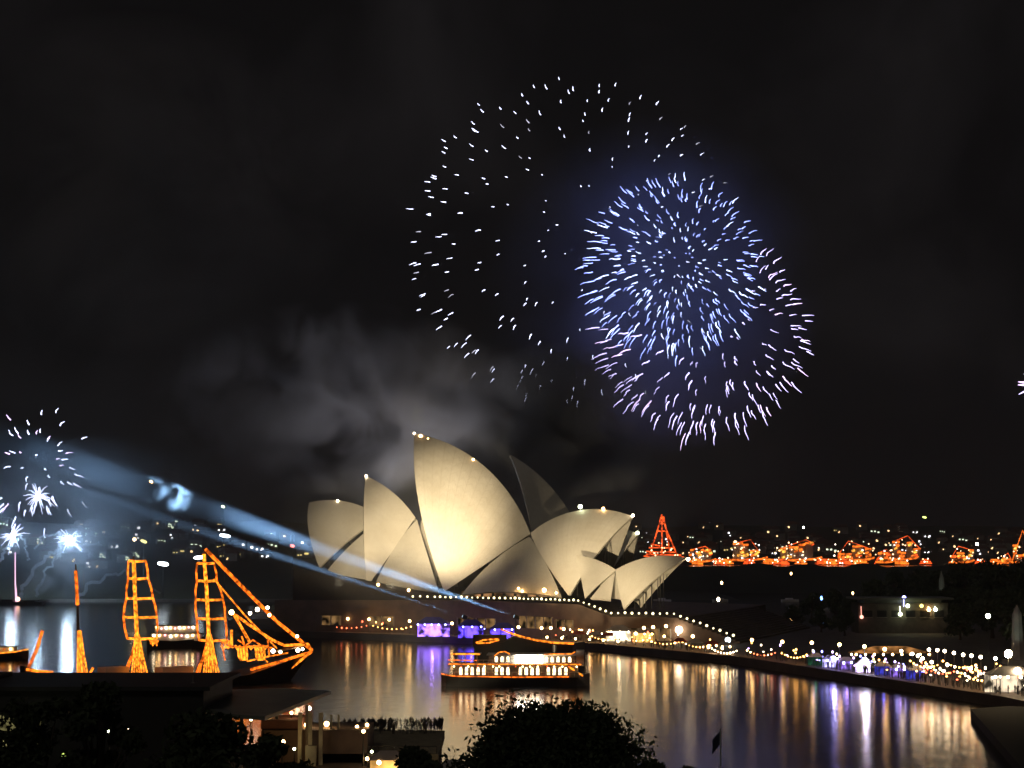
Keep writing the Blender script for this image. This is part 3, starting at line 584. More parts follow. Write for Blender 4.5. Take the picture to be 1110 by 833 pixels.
def curve_boat():
    y = 505; a, b_ = P(512, 700, y), P(640, 700, y); t_ = thing('harbour_cruiser', 'dark cruiser behind the showboat with one long curved orange bow line', 'boat', (0, 0, 0)); bt = lambda u, v, yy=y: P(u, v, yy)
    top = [(514, 697), (545, 696), (556, 690), (580, 694), (620, 697), (634, 696)]
    sec = []
    for i, (u, v) in enumerate(top):
        p = bt(u, v); w_ = [2, 3.6, 3.8, 3.6, 2.4, .2][i]; sec += [(p.x, p.y - w_, p.z), (p.x, p.y - w_ * .8, -.5), (p.x, p.y + w_ * .8, -.5), (p.x, p.y + w_, p.z)]
    n = len(top); fs = [(i * 4 + k, i * 4 + k + 1, i * 4 + 5 + k, i * 4 + 4 + k) for i in range(n - 1) for k in range(3)] + [(i * 4 + 3, i * 4, i * 4 + 4, i * 4 + 7) for i in range(n - 1)] + [(3, 2, 1, 0), (n * 4 - 4, n * 4 - 3, n * 4 - 2, n * 4 - 1)]
    MB().add(sec, fs).build('hull', HULLD, t_)
    c0 = bt(531, 697); MB().box((c0.x, y, c0.z + .6), (9, 5, 3)).build('cabin', DARK, t_)
    def rp(pts, r_=.2, mt=ORANGE): MB().tube([bt(u, v, y - 4.2) for u, v in pts], r_, 5).build('light_string', mt, t_)
    rp([(543, 682), (552, 686), (562, 689.5), (580, 694), (600, 697), (622, 698)], .26); rp([(516, 697), (524, 694), (538, 693), (541, 693)], .2); rp([(517, 697.5), (530, 697), (541, 694)], .2)
    m0 = bt(543, 681); MB().tube([(m0.x, y, 2), (m0.x, y - 3.8, m0.z + .4)], .12, 5).build('bow_post', DARK, t_)
curve_boat()
small_boat('harbour_boat', 'low boat at the left edge with an orange gunwale line', -40, 31, 716, 525, 6.5, YELLOW, 1, (L_WARM, ORANGE), None, (.1, .8), True, 7)
small_boat('harbour_boat', 'white lit ferry between the two ladder masts of the tall ship', 160, 222, 702, 585, 8, glow('pinkish_bulbs', (1, .5, .3), 1.5), 2, (L_WHITE, L_WARM, glow('pink_lamp', (1, .35, .35), 6)), None, (.08, .95), False, 9)
def yacht(label, u, v, mt, r_, h):
    p = G(u, v, 0) if v > 650 else P(u, v, 1050); t_ = thing('yacht', label, 'yacht', (p.x, p.y, 0), R(rnd.uniform(-30, 30)), 'yachts anchored behind the sails')
    xs = [-5, -3, 1, 5]; wd = [1.2, 1.6, 1.5, .1]; sec = []
    for x, q in zip(xs, wd): sec += [(x, -q, 1.3), (x, -q * .6, -.4), (x, q * .6, -.4), (x, q, 1.3)]
    fs = [(i * 4 + k, i * 4 + k + 1, i * 4 + 5 + k, i * 4 + 4 + k) for i in range(3) for k in range(3)] + [(i * 4 + 3, i * 4, i * 4 + 4, i * 4 + 7) for i in range(3)] + [(3, 2, 1, 0), (12, 13, 14, 15)]
    MB().add(sec, fs).build('hull', WHITE, t_); MB().box((-.5, 0, 1.7), (4, 1.8, .8)).build('cabin', WHITE, t_)
    h = max(h, p.z) if v <= 650 else h; MB().tube([(.8, 0, 1.2), (.8, 0, h + 1)], .1, 5).build('mast', POLE, t_); MB().ball((.8, 0, h), r_, 8, 5, (1, 1, 1.5)).build('mast_lamp', mt, t_)
yacht('yacht with a bright white lamp just behind the restaurant roofs', 777, 664, L_WHITE, .7, 6); yacht('yacht with a blue lamp on the dark cove', 889, 662, glow('lamp_deep_blue', (.15, .35, 1), 12), .7, 6)
yacht('far yacht with a warm lamp left of the blue yacht', 781, 632, L_WARM, .6, 7); yacht('far yacht with a dim warm lamp under the orange ships', 856, 622, L_WARM, .5, 5)
yacht('yacht with a faint lamp by the garden trees', 923, 653, L_WARM, .5, 5); yacht('yacht with a small white lamp below the restaurant roof tip', 718, 626, L_WHITE, .7, 5)

# ------------------------------------------------------------------ three masted tall ship
SA, SB = P(30, 725, 392), P(340, 706, 452); SD = (SB - SA); SD.z = 0; SDn = SD.normalized(); SW = Vector((SDn.y, -SDn.x, 0))
def S(u, v, off=0):   # pixel -> ship's centre plane, then off metres towards the camera
    d = ray(u, v); c = Vector((0, 0, CAMZ)); k = ((SA + SW * off - c).dot(SW)) / d.dot(SW); return c + d * k
def tall_ship():
    t_ = thing('tall_ship', 'three masted tall ship outlined in strings of orange bulbs', 'tall ship')
    top = [(24, 722, .8), (34, 726, 2.6), (60, 731, 4), (120, 737, 4.4), (200, 737, 4.4), (256, 731, 4.2), (285, 722, 3.4), (315, 713, 2), (338, 706, .15)]; sec = []
    for u, v, w_ in top:
        p = S(u, v); sec += [p + SW * w_, Vector((p.x, p.y, -.8)) + SW * w_ * .7 - SDn * (0 if u < 280 else (u - 280) * .13), Vector((p.x, p.y, -.8)) - SW * w_ * .7 - SDn * (0 if u < 280 else (u - 280) * .13), p - SW * w_]
    n = len(top); fs = [(i * 4 + k, i * 4 + k + 1, i * 4 + 5 + k, i * 4 + 4 + k) for i in range(n - 1) for k in range(3)] + [(i * 4 + 3, i * 4, i * 4 + 4, i * 4 + 7) for i in range(n - 1)] + [(3, 2, 1, 0), (n * 4 - 4, n * 4 - 3, n * 4 - 2, n * 4 - 1)]
    MB().add(sec, fs).build('hull', HULLD, t_)
    for (u0, u1) in ((110, 135), (172, 205)):
        a, b_ = S(u0, 733), S(u1, 733); MB().prism([(q.x, q.y) for q in (a + SW * 1.5, b_ + SW * 1.5, b_ - SW * 1.5, a - SW * 1.5)], a.z - 1, a.z + 1.8).build('deckhouse', WHITE, t_)
    def st(pts, mt=ORANGE, r_=.17, off=0, par=None): return MB().tube([S(q[0], q[1], q[2] if len(q) > 2 else off) for q in pts], r_ * 1.4, 5).build('light_string', mt, par or t_)
    masts = [([(82, 612), (84, 655), (86, 735)], []),
             ([(145, 603), (146.5, 650), (149, 737)], [(608.5, 139.5, 158), (627.5, 139, 160.5), (649, 137, 166), (669.5, 134, 170), (692.5, 138, 170)]),
             ([(221, 595), (224, 640), (227, 737)], [(611, 213.5, 232), (630, 213.5, 235), (650.5, 212, 242), (671, 213.5, 244), (694.5, 216, 245.5)])]
    for mi, (ml, yards) in enumerate(masts):
        m = MB().tube([S(*q) for q in ml], [.16, .25, .36], 8).build('mast', WOOD, t_)
        top_ = ml[0]
        if mi: st([(ml[0][0], ml[0][1] + 6), ml[1], (ml[2][0], 700)], YELLOW, .3, .35)
        else: st([(82, 619), (83, 634), (84, 656)], DEEPOR, .26, .35); 
        for (v, u0, u1) in yards:
            MB().tube([S(u0, v + .3), S(u1, v)], .14, 6).build('yard', WOOD, m)
            st([(u0, v - .2), ((u0 + u1) / 2, v + .4), (u1, v - .3)], YELLOW if mi == 1 else ORANGE, .2, .25)
        for side in (1, 2):
            for (a, b_) in zip(yards, yards[1:]): st([(a[side], a[0]), ((a[side] + b_[side]) / 2 + (-.8 if side == 1 else .8), (a[0] + b_[0]) / 2), (b_[side], b_[0])], DEEPOR, .17, .2)
        # shrouds fanning to the hull sides
        uu, vv = (85.5, 684) if mi == 0 else (ml[2][0] - .6, 688)
        spread = [(-2.5, 733), (0, 735), (3, 735.5), (6, 735), (9, 734)] if mi == 0 else [(-7, 733), (-4, 735), (-1, 736), (2, 736), (5, 736), (8, 735), (11, 734)]
        for k, (du, v1) in enumerate(spread): st([(uu + (du - 1) * .22, vv, .4), (uu + du * .55 + .3, (vv + v1) / 2, 2.0), (uu + du + 1, v1, 4.3)], ORANGE if k % 2 else YELLOW, .13)
        if mi: st([(uu - 2, 697), (uu - 6, 712), (uu - 14, 731)], DEEPOR, .2, -3.2); st([(uu - 1, 699), (uu - 8, 720), (uu - 11, 733)], DEEPOR, .15, -3.2)
        for k in range(4): st([(uu + 14 + k * 2.2, 694), (uu + 15 + k * 2.2, 698 + k % 2 * 2), (uu + 16.2 + k * 2.2, 694.5)], ORANGE, .13, .4) if mi else None
    st([(46, 684), (40, 704), (30, 726)], DEEPOR, .24, .3); st([(29, 726), (42, 728), (57, 729)], ORANGE, .22, 3.2); MB().tube([S(47, 683), S(29, 728)], .13, 6).build('gaff', WOOD, t_)
    st([(86, 729), (97, 731), (101, 724)], ORANGE, .2, 3.5)
    st([(180, 739), (220, 737), (256, 732)], ORANGE, .2, 4.6)
    bs = MB().tube([S(300, 706), S(336, 699)], [.3, .12], 8).build('bowsprit', WOOD, t_)
    st([(223, 596), (262, 636), (300, 674), (338, 705)], DEEPOR, .3)
    st([(251, 664), (272, 679), (295, 694), (308, 700), (334, 698.5), (338, 706)], ORANGE, .24); st([(254, 667), (262, 681), (270, 695)], ORANGE, .24); st([(251, 683), (251, 700)], YELLOW, .22)
    st([(272, 726), (305, 717), (338, 706.5)], DEEPOR, .24, 2.0); st([(338, 706.5), (320, 721), (302, 733.5), (288, 732.5), (272, 729.5)], ORANGE, .22, 1.2); st([(301, 722), (301.5, 729)], ORANGE, .25, 1.8)
    for k in range(10): st([(240 + k * 5, 700), (242 + k * 5, 704 - k % 3), (245 + k * 5, 700.5)], YELLOW if k % 2 else ORANGE, .17, 1.5)
    for (u, v) in ((263, 708), (282, 710)):
        for k in range(4): st([(u - 5 + k * 3, 702), (u - 4 + k * 3, 712), (u - 1.5 + k * 2, 716)], YELLOW, .18, 1.6)
    for pts in ([(232, 628), (266, 668), (300, 703)], [(246, 700), (262, 702), (285, 700), (296, 703)], [(258, 694), (266, 700), (274, 694), (283, 700)], [(268, 717), (290, 712), (312, 708)], [(276, 700), (284, 712), (290, 718)], [(262, 690), (268, 708)], [(290, 694), (292, 712)], [(240, 696), (244, 716)]):
        st(pts, rnd.choice([ORANGE, DEEPOR]), .13, 1.8)
    for (u, v, r_, mt) in ((251, 664, .6, L_WARM), (271, 665, .4, L_WHITE), (279, 661, .5, L_WHITE), (290, 659, .4, L_WHITE), (292, 667, .4, L_WARM), (296, 706, .5, L_WHITE), (304, 707, .4, L_GREEN), (323, 705, .5, L_WHITE), (328, 704, .35, L_WHITE), (322, 690, .4, L_WARM)):
        MB().ball(S(u, v, .6), r_, 6, 4).build('deck_lamp', mt, t_)
tall_ship()

# ------------------------------------------------------------------ lit warships across the cove
def warship(label, u0, u1, v, hpx, seed, tower=False, col=ORF):
    rg = random.Random(seed); y = G(600, v, 0).y if v > 600 else 2900; y = min(max(y, 2300), 2900); a, b_ = P(u0, v, y), P(u1, v, y); ln = b_.x - a.x; k = y / F; H = hpx * 1.3 * k
    t_ = thing('warship', label, 'ship', ((a.x + b_.x) / 2, y, 0), 0, 'orange lit ships across the cove'); hl = ln / 2; w_ = ln * .07
    xs = [-hl, -hl * .92, 0, hl * .7, hl]; wd = [w_ * .8, w_, w_, w_ * .7, .3]; tp = [H * .22, H * .22, H * .2, H * .26, H * .34]; sec = []
    for x, q, z in zip(xs, wd, tp): sec += [(x, -q, z), (x, -q * .8, -1), (x, q * .8, -1), (x, q, z)]
    n = 5; fs = [(i * 4 + j, i * 4 + j + 1, i * 4 + 5 + j, i * 4 + 4 + j) for i in range(n - 1) for j in range(3)] + [(i * 4 + 3, i * 4, i * 4 + 4, i * 4 + 7) for i in range(n - 1)] + [(3, 2, 1, 0), (16, 17, 18, 19)]
    MB().add(sec, fs).build('hull', HULLD, t_)
    sup = MB(); x = -hl * .75; tops = []
    while x < hl * .6:
        l = ln * rg.uniform(.12, .26); hh = H * rg.uniform(.25, .75); sup.box((x + l / 2, 0, H * .2 + hh / 2), (l, w_ * 1.4, hh)); tops.append((x, x + l, H * .2 + hh)); x += l + ln * rg.uniform(0, .06)
    sup.build('superstructure', mat('ship_grey', (.3, .3, .3), .6), t_)
    xm = rg.uniform(-.2, .25) * ln; hm = H * (1.6 if tower else 1.1); MB().tube([(xm, 0, H * .3), (xm, 0, hm)], [k * .8, k * .3], 6).build('mast', POLE, t_)
    yy = -w_ * 1.05
    MB().tube([(x_, -q - .3, z) for x_, q, z in zip(xs, wd, tp)], k * 1.1, 5).build('light_string', col, t_)
    for (x0, x1, z) in tops:
        MB().tube([(x0, yy, z), (x1, yy, z + k * .3)], k * 1.1, 5).build('light_string', col, t_)
        for q in range(int(max(2, (x1 - x0) / (2.2 * k)))):
            xx = rg.uniform(x0, x1); zz = rg.uniform(H * .3, z); MB().tube([(xx - 1.6 * k, yy, zz), (xx + 1.6 * k, yy, zz + k * rg.uniform(.5, 1.5))], k * rg.uniform(.9, 1.7), 5).build('light_string', rg.choice([col, RED, ORF, GOLD, GOLD]), t_)  # extra glowing strokes added to fill the sides, imitating floodlit steel
    if tower: MB().tube([(-hl * .8, yy, H * .3), (xm, -.5, hm), (hl * .9, yy, H * .4)], k * .6, 5).build('light_string', col, t_)
    else: MB().tube([(tops[0][0], yy, tops[0][2]), (xm, -.5, hm), (tops[-1][1], yy, tops[-1][2])], k * .4, 5).build('light_string', RED, t_)
    for q in range(int(ln / k / 2.5)):
        MB().ball((rg.uniform(-hl, hl * .9), yy - 1, rg.uniform(H * .2, H * 1.0)), k * rg.uniform(.45, .9), 6, 4).build('deck_lamp', rg.choice([WL1, WL1, WL2]), t_)
    return t_
GOLD = glow('far_gold_bulbs', (1, .4, .05), 2.2, mis=False, var=.7, scale=.2)
WL1 = glow('far_warm_lamp', (1, .6, .3), 6, mis=False); WL2 = glow('far_white_lamp', (1, .9, .75), 7, mis=False)
tl_ = thing('dressed_ship', 'red outlined ship with a tall pointed pyramid of light strings', 'ship', P(717, 606, 2850) * 1, 0, None); tl_.location.z = 0
def dressed():
    y = 2850; k = y / F; p = lambda u, v: (P(u, v, y).x - tl_.location.x, 0, P(u, v, y).z)
    MB().prism([(p(694, 0)[0], 0), (p(700, 0)[0], -7), (p(728, 0)[0], -7), (p(742, 0)[0], 0), (p(728, 0)[0], 7), (p(700, 0)[0], 7)], -1, 8).build('hull', HULLD, tl_)
    MB().box((p(716, 0)[0], 0, 12), (36, 9, 8)).build('superstructure', mat('ship_grey', (.3, .3, .3), .6), tl_); MB().tube([(p(717, 0)[0], 0, 8), p(717, 557)], [1.2, .5], 6).build('mast', POLE, tl_)
    for pts in ([(717, 558), (712, 576), (704, 602)], [(717, 558), (722, 575), (734, 603)], [(714, 568), (720, 568)], [(712, 576), (723, 576)], [(717, 559), (717, 602)], [(719, 560), (726, 600)], [(697, 603), (716, 604), (741, 604)], [(700, 598), (733, 599)], [(703, 594), (731, 594)], [(705, 590), (715, 592)], [(700, 601), (738, 602)]):
        MB().tube([(p(u, v)[0], -7.5, p(u, v)[2]) for u, v in pts], k * .75, 5).build('light_string', RED, tl_)
    for _ in range(14): u, v = rnd.uniform(700, 736), rnd.uniform(588, 603); q = p(u, v); MB().ball((q[0], -9, q[2]), k * rnd.uniform(.6, .9), 6, 4).build('deck_lamp', WL1, tl_)
dressed()
for a in (('small orange lit ship, second from the left in the far line', 744, 776, 605, 14, 1), ('stout amber lit ship, third in the far line with a red bow lamp', 789, 832, 610, 19, 2), ('long glowing orange ship right of the stout amber one', 839, 891, 609, 19, 3),
          ('orange lit ship left of the two rightmost long ships', 903, 948, 612, 18, 4), ('low bright ship overlapping the long one on its right', 949, 970, 613, 12, 5), ('tall sided orange ship at the right of the packed far line', 963, 997, 608, 22, 6),
          ('lone orange ship in the dark gap before the right edge', 1028, 1056, 614, 15, 7), ('tiny orange block of a ship near the right edge', 1085, 1098, 600, 9, 9)): warship(*a)
warship('orange ship with a glowing tower cut by the right edge', 1094, 1124, 615, 19, 8, True)
def far_boat(u, v, ln, mt, label):
    y = 2880; k = y / F; p = P(u, v, y); t_ = thing('motor_cruiser', label, 'boat', (p.x, y, 0), 0, 'small lit cruisers between the warships'); l = ln * k; h = 5 * k
    MB().prism([(-l / 2, -4), (l * .35, -4), (l / 2, 0), (l * .35, 4), (-l / 2, 4)], -.5, h * .4).build('hull', HULLD, t_); MB().box((-l * .05, 0, h * .4 + h * .35), (l * .6, 6, h * .7)).build('cabin', mat('ship_grey', (.3, .3, .3), .6), t_)
    for q in range(3): z = h * (.35 + .4 * q); w_ = l * (.48 - .09 * q); MB().tube([(-w_, -5, z), (w_ * .9, -5, z + rnd.uniform(-.5, .5))], k * rnd.uniform(.7, 1.2), 5).build('light_string', mt, t_)
    for q in range(4): MB().ball((rnd.uniform(-l * .4, l * .4), -6, rnd.uniform(h * .4, h * 1.6)), k * rnd.uniform(.5, .9), 6, 4).build('deck_lamp', rnd.choice([WL1, WL2]), t_)
for i, u in enumerate((756, 781, 786, 812, 835, 846, 868, 893, 899, 915, 932, 953, 975, 1003, 1040, 1062, 1078)):
    far_boat(u, 609, rnd.uniform(12, 22), (ORF, RED)[i % 2], f'{"orange" if i % 2 == 0 else "red"} lit small cruiser, {nth(i)} in the far line of ships')

# ------------------------------------------------------------------ houses on the far shores
def house_proto(label, wm, seed, cat='house', big=False):
    rg = random.Random(seed); t_ = thing('house', label, cat, (0, 0, -800)); wd, dp, h = rg.uniform(9, 14), 9, rg.uniform(5, 8)
    MB().box((0, 0, h / 2), (wd, dp, h)).build('wall', CONC, t_); e = .6
    MB().add([(-wd / 2 - e, -dp / 2 - e, h), (wd / 2 + e, -dp / 2 - e, h), (wd / 2 + e, dp / 2 + e, h), (-wd / 2 - e, dp / 2 + e, h), (-wd / 2 + 2, 0, h + 2.6), (wd / 2 - 2, 0, h + 2.6)], [(0, 1, 5, 4), (2, 3, 4, 5), (1, 2, 5), (3, 0, 4), (3, 2, 1, 0)]).build('roof', mat('roof_tile', (.16, .08, .06), .8), t_)
    for i in range(rg.randint(2, 5)):
        x, z = rg.uniform(-wd * .4, wd * .4), rg.uniform(1.5, h - 1.2); s_ = rg.uniform(.7, 1.5)
        MB().box((x, -dp / 2 - .05, z), (s_ * 1.3, .15, s_)).build('window', wm, t_)
    return t_
wms = [('a warm lit window', glow('win_warm', (1, .62, .28), 3.5, mis=False)), ('a white lit window', glow('win_white', (.95, .95, 1), 4, mis=False)), ('a dim yellow window', glow('win_yellow', (1, .75, .25), 1.6, mis=False)), ('a greenish lit window', glow('win_green', (.85, 1, .7), 2, mis=False))]
protos = [house_proto('x', wms[i % 4][1], 40 + i) for i in range(8)]
def hz(hf, x, t): return -1 + hf(x, t)
used = set()
def place_house(x, y, z, side, sc, kind):
    o = protos[kind] if kind not in used else dup(protos[kind], (0, 0, 0))
    used.add(kind); o.location = (x, y, z); o.scale = (sc, sc, sc); o.rotation_euler = (0, 0, R(rnd.uniform(-25, 25)))
    wn = wms[kind % 4][0]; o['label'] = f'tiny distant house with {wn} on the {side} hillside'; o['group'] = f'houses with {wn} on the {side} hillside'; o['category'] = 'house'
clusters = [(95, 575, 25), (120, 578, 25), (185, 575, 20), (150, 523, 14), (20, 560, 30), (210, 588, 25), (270, 596, 25), (305, 590, 20), (60, 600, 40), (30, 520, 30), (120, 600, 30)]
n = 0
for _ in range(900):
    if n >= 95: break
    c = rnd.choice(clusters); u, v = rnd.gauss(c[0], c[2]), rnd.gauss(c[1], 9)
    # walk the hillside to find where this sight line meets it
    hit = None
    for j in range(60):
        t_ = j / 60; y = lerp(1052, 1700, t_); p = P(u, v, y)
        if hz(h_left, p.x, t_) >= p.z: hit = (p, t_); break
    if hit and u > -10: place_house(hit[0].x, hit[0].y, hz(h_left, hit[0].x, hit[1]) - .5, 'left', rnd.uniform(.7, 1.1), rnd.randrange(8)); n += 1
n = 0
for _ in range(4000):
    if n >= 190: break
    u, v = rnd.uniform(690, 1112), 603 - abs(rnd.gauss(0, 14)); hit = None
    if 1000 < u < 1030 and rnd.random() < .8: continue
    for j in range(60):
        t_ = j / 60; y = lerp(2980, 4700, t_); p = P(u, v, y)
        if hz(h_right, p.x, t_) >= p.z: hit = (p, t_); break
    if hit: place_house(hit[0].x, hit[0].y, hz(h_right, hit[0].x, hit[1]) - .5, 'right', rnd.uniform(1.1, 2.3), rnd.choice((0, 0, 0, 4, 4, 1, 2, 4, 5, 3))); n += 1
# bright flood masts on the left shore
def floodmast(label, u, v, y, mt, wd, ht, tilt=-.25):
    p = P(u, v, y); t_ = thing('flood_mast', label, 'floodlight', (p.x, y, 0)); MB().tube([(0, 0, 0), (0, 0, p.z)], [.5, .25], 6).build('pole', POLE, t_)
    a = Vector((math.cos(tilt), 0, -math.sin(tilt))); MB().tube([Vector((0, -.6, p.z)) - a * wd / 2, Vector((0, -.6, p.z)) - a * wd * .3, Vector((0, -.6, p.z)) + a * wd * .3, Vector((0, -.6, p.z)) + a * wd / 2], [ht * .2, ht / 2, ht / 2, ht * .2], 8).build('lamp_head', mt, t_)
FLW = glow('flood_white', (.8, .92, 1), 14)
floodmast('long white floodlamp highest of three above the tall ship', 244, 581, 1060, FLW, 6, 1.8, .15); floodmast('long white floodlamp between the two ladder masts', 177, 611.5, 1060, FLW, 6.2, 2.2, .12); floodmast('long white floodlamp just behind the fore mast top', 216, 604.5, 1060, FLW, 6, 1.8, -.1)
floodmast('orange star bright lamp above the main mast', 146, 585, 1100, glow('star_orange', (1, .62, .3), 30), 1.8, 1.8, 0); floodmast('yellow lamp beside the orange star lamp', 156, 587, 1110, glow('star_yellow', (1, .85, .3), 5), 4, 1.6, .4)
floodmast('warm tower lamp high on the left hill', 164, 522.5, 1500, L_WARM, 2.4, 1.6, .5); floodmast('greenish lamp high on the hill right of the swirl of smoke', 242, 549.5, 1300, L_GREEN, 2, 1.4, .5); floodmast('red lamp low on the hill left of the sails', 317, 592, 1060, glow('lamp_red', (1, .2, .15), 4), 2.4, 1.6, .3)
floodmast('white star bright lamp above the lone orange ship', 1059, 590, 2960, glow('star_white', (1, .95, .8), 40, mis=False), 4, 4, 0); floodmast('yellow green lamp high over the right far shore', 1002, 561, 3300, glow('star_lime', (.8, .9, .2), 5, mis=False), 7, 3, .2)
floodmast('white lamp on the right far shore above the packed ships', 871, 572, 3200, glow('star_white', (1, .95, .8), 40, mis=False), 3, 3, .2); floodmast('amber lamp above the stout amber ship', 797, 588, 2960, WL1, 5, 5, 0)

# ------------------------------------------------------------------ fireworks
def spark_pts(c, d, ln, rg, wob, ysc=1):
    side = d.cross(Vector((rg.gauss(0, 1), rg.gauss(0, 1), rg.gauss(0, 1)))).normalized(); n = 6; out = []
    for i in range(n):
        t_ = i / (n - 1); hook = max(0, .35 - t_) * 2.0
        out.append(c + d * ln * (t_ - .5) + Vector((0, 0, -ln * .16 * t_ * t_)) + Vector((ln * .22 * hook, 0, ln * .05 * hook)) + side * wob * math.sin(t_ * 5 + rg.random()))
    return out
def burst(label, u, v, y, rpx, n, mt, mt2, lenpx, thick, seed, rmin=.92, keep=None, centre_lenfac=.4, group='firework bursts'):
    rg = random.Random(seed); k = y / F; c0 = P(u, v, y); t_ = thing('firework_burst', label, 'firework', c0, 0, group); sp = []
    N = int(n * 1.55) if keep else n
    for i in range(N):
        z = 1 - 2 * (i + .5) / N; z = max(-.999, min(.999, z + rg.uniform(-.05, .05))); a = i * 2.399963 + rg.uniform(-.2, .2) + seed
        d = Vector((math.sqrt(1 - z * z) * math.cos(a), math.sqrt(1 - z * z) * math.sin(a), z)); rr = rpx * k * rg.uniform(rmin, 1.0)
        pos = d * rr * Vector((1, 1, 1)).x + Vector((0, 0, -.04 * rpx * k))
        if keep and not keep(pos.x / k, pos.z / k, rg): continue
        ln = lenpx * k * rg.uniform(.6, 1.25); sp.append((pos, d, ln))
    sp.sort(key=lambda s: -s[2] * math.hypot(s[1].x, s[1].z)); rest = MB()
    for i, (pos, d, ln) in enumerate(sp):
        q = thick * k * rg.uniform(.7, 1.2); m = MB() if i < 100 else rest
        m.tube(spark_pts(pos, d, ln, rg, lenpx * k * .06), [q * .95, q, q * .9, q * .7, q * .5, q * .2], 5)
        if i < 100: m.build('spark', mt if rg.random() < .75 else mt2, t_)
    if rest.v: o = rest.build('small_sparks', mt, t_); o['kind'] = 'stuff'
    return t_
SP_A = glow('spark_white', (.66, .7, 1), 5); SP_A2 = glow('spark_white_dim', (.8, .8, 1), 1.2)
SP_B = glow('spark_blue', (.3, .38, 1), 5.2); SP_B2 = glow('spark_ice', (.5, .6, 1), 6.5)
SP_C = glow('spark_violet', (.6, .52, 1), 4); SP_C2 = glow('spark_pink', (.8, .58, 1), 3.5)
burst('wide ring of scattered white sparks behind the blue burst', 618, 258, 1050, 183, 165, SP_A, SP_A2, 6, .46, 1, .9, lambda x, z, rg: not (x > 20 and z < 60) or rg.random() < .3)
burst('dense round blue firework burst of many short sparks', 727, 286, 1000, 103, 300, SP_B, SP_B2, 11, .48, 2, .82)
burst('inner core of the blue burst with small pale sparks', 727, 290, 1000, 66, 95, SP_B2, SP_B, 6.5, .5, 3, .5)
burst('violet firework burst below and right of the blue one', 758, 356, 1030, 121, 170, SP_C, SP_C2, 13, .56, 4, .85, lambda x, z, rg: math.hypot(x + 30, z - 66) > 92)
burst('sliver of a firework burst cut by the right edge', 1128, 420, 1100, 22, 30, SP_C, SP_C2, 9, 1.0, 6, .8)
burst('loose white firework burst over the left shore', 28, 505, 1030, 76, 70, SP_A, SP_C2, 10, .6, 7, .55)
# two bright flares over the water at the left and their barge
def flare(label, u, v, y, r_, seed, tall=1.2):
    rg = random.Random(seed); k = y / F; c0 = P(u, v, y); t_ = thing('firework_flare', label, 'firework', c0); MB().ball((0, 0, 0), r_ * k * .55, 10, 7, (.75, .75, tall)).build('core', glow('flare_core', (.55, .78, 1), 480), t_)
    for i in range(30):
        a = rg.uniform(0, 6.283); d = Vector((math.cos(a), rg.uniform(-.4, .4), math.sin(a))); l = rg.uniform(4, 19) * k; m = MB()
        m.tube([d * r_ * k * .3, d * l * .6, d * l + Vector((0, 0, -l * .15))], [.4 * k, .28 * k, .1 * k], 4).build('spark', SP_A, t_)
    return t_
flare('left bright white flare with short rays above the barge', 14, 581, 1020, 5.5, 1); flare('right bright white flare with short rays near the left shore', 75, 586, 1020, 6.5, 2); 
flare('slanting white flare above the two bright ones', 41, 538, 1025, 4.0, 3, 2.0)
rk = thing('rocket_trail', 'thin pink rising rocket spark above the firework barge', 'firework', P(18, 640, 1000)); MB().tube([Vector((0, 0, -6)), Vector((-.8, 0, 4)), Vector((-1.2, 0, 20))], [.7, .35, .3], 5).build('spark', glow('rocket_pink', (1, .55, .75), 1.8), rk)
for i, (u, v) in enumerate(((18, 510), (22, 520), (8, 505), (26, 500), (30, 518), (90, 505), (76, 494), (11, 535), (115, 455), (45, 447))):
    pass
bg = thing('firework_barge', 'low firework barge under the left flares', 'barge', (P(21, 652, 1000).x, 1000, 0)); MB().box((0, 0, .6), (26, 9, 2)).build('hull', HULLD, bg); MB().box((-6, 0, 2.2), (6, 4, 1.4)).box((5, 0, 2), (8, 5, .8)).build('rack', DARK, bg)
MB().ball((0, -3, 3), 1.2, 6, 4).build('lamp', glow('barge_lamp', (1, .5, .35), 5), bg)
sw = MB().box((-300, 1046, .8), (640, 2, 1.8)).build('far_seawall', CONC); tag(sw, 'pale low seawall along the left far shore', 'wall')

# ------------------------------------------------------------------ near left: terminal, canopy, columns, quay deck
term = thing('terminal_building', 'long dark terminal hall in the lower left in front of the tall ship', 'building', (-62, 265, 2))
MB().box((-20, 0, 5.3), (82, 26, 10.6)).build('wall', mat('dark_cladding', (.022, .022, .02), .7), term); MB().box((-20, 0, 10.9), (84, 28, .5)).box((-30, 2, 11.4), (40, 12, .6)).build('roof', mat('dark_roof', (.035, .035, .035), .7), term)
for (u, v, wd, h, mt) in ((15, 806, 3.6, 1.6, 'win_a'), (16, 814, 2.8, 1.0, 'win_a'), (41, 804.5, 2.0, .6, 'win_a'), (5, 784, 3.6, 2.0, 'win_b'), (38, 784, 2.6, .8, 'win_b')):
    p = P(u, v, 251.8); MB().box((p.x + 62, -13.1, p.z - 2), (wd * .8, .15, h)).build('window', glow('win_' + mt, (.85, .75, .3), .35 if mt == 'win_a' else .15, var=.5), term)
lamp2 = lambda label, u, v, y, mt, r_: lamp_thing(label, u, v, y, mt, r_, None)
lamp2('yellow green lamp shining in the dark lower left', 22, 781, 245, L_GREEN, .32)
lamp2('small white lamp left of the pair in the lower left dark', 118, 793, 200, L_GREEN, .14); lamp2('small white lamp right of the pair in the lower left dark', 139, 790.5, 200, L_WHITE, .16)
lamp2('dim green lamp at the bottom left', 69, 819, 190, glow('lamp_dim_green', (.6, .8, .15), 2), .22)
can = thing('canopy_roof', 'wedge shaped pale green canopy roof over the quay', 'canopy')
cz = 10.0
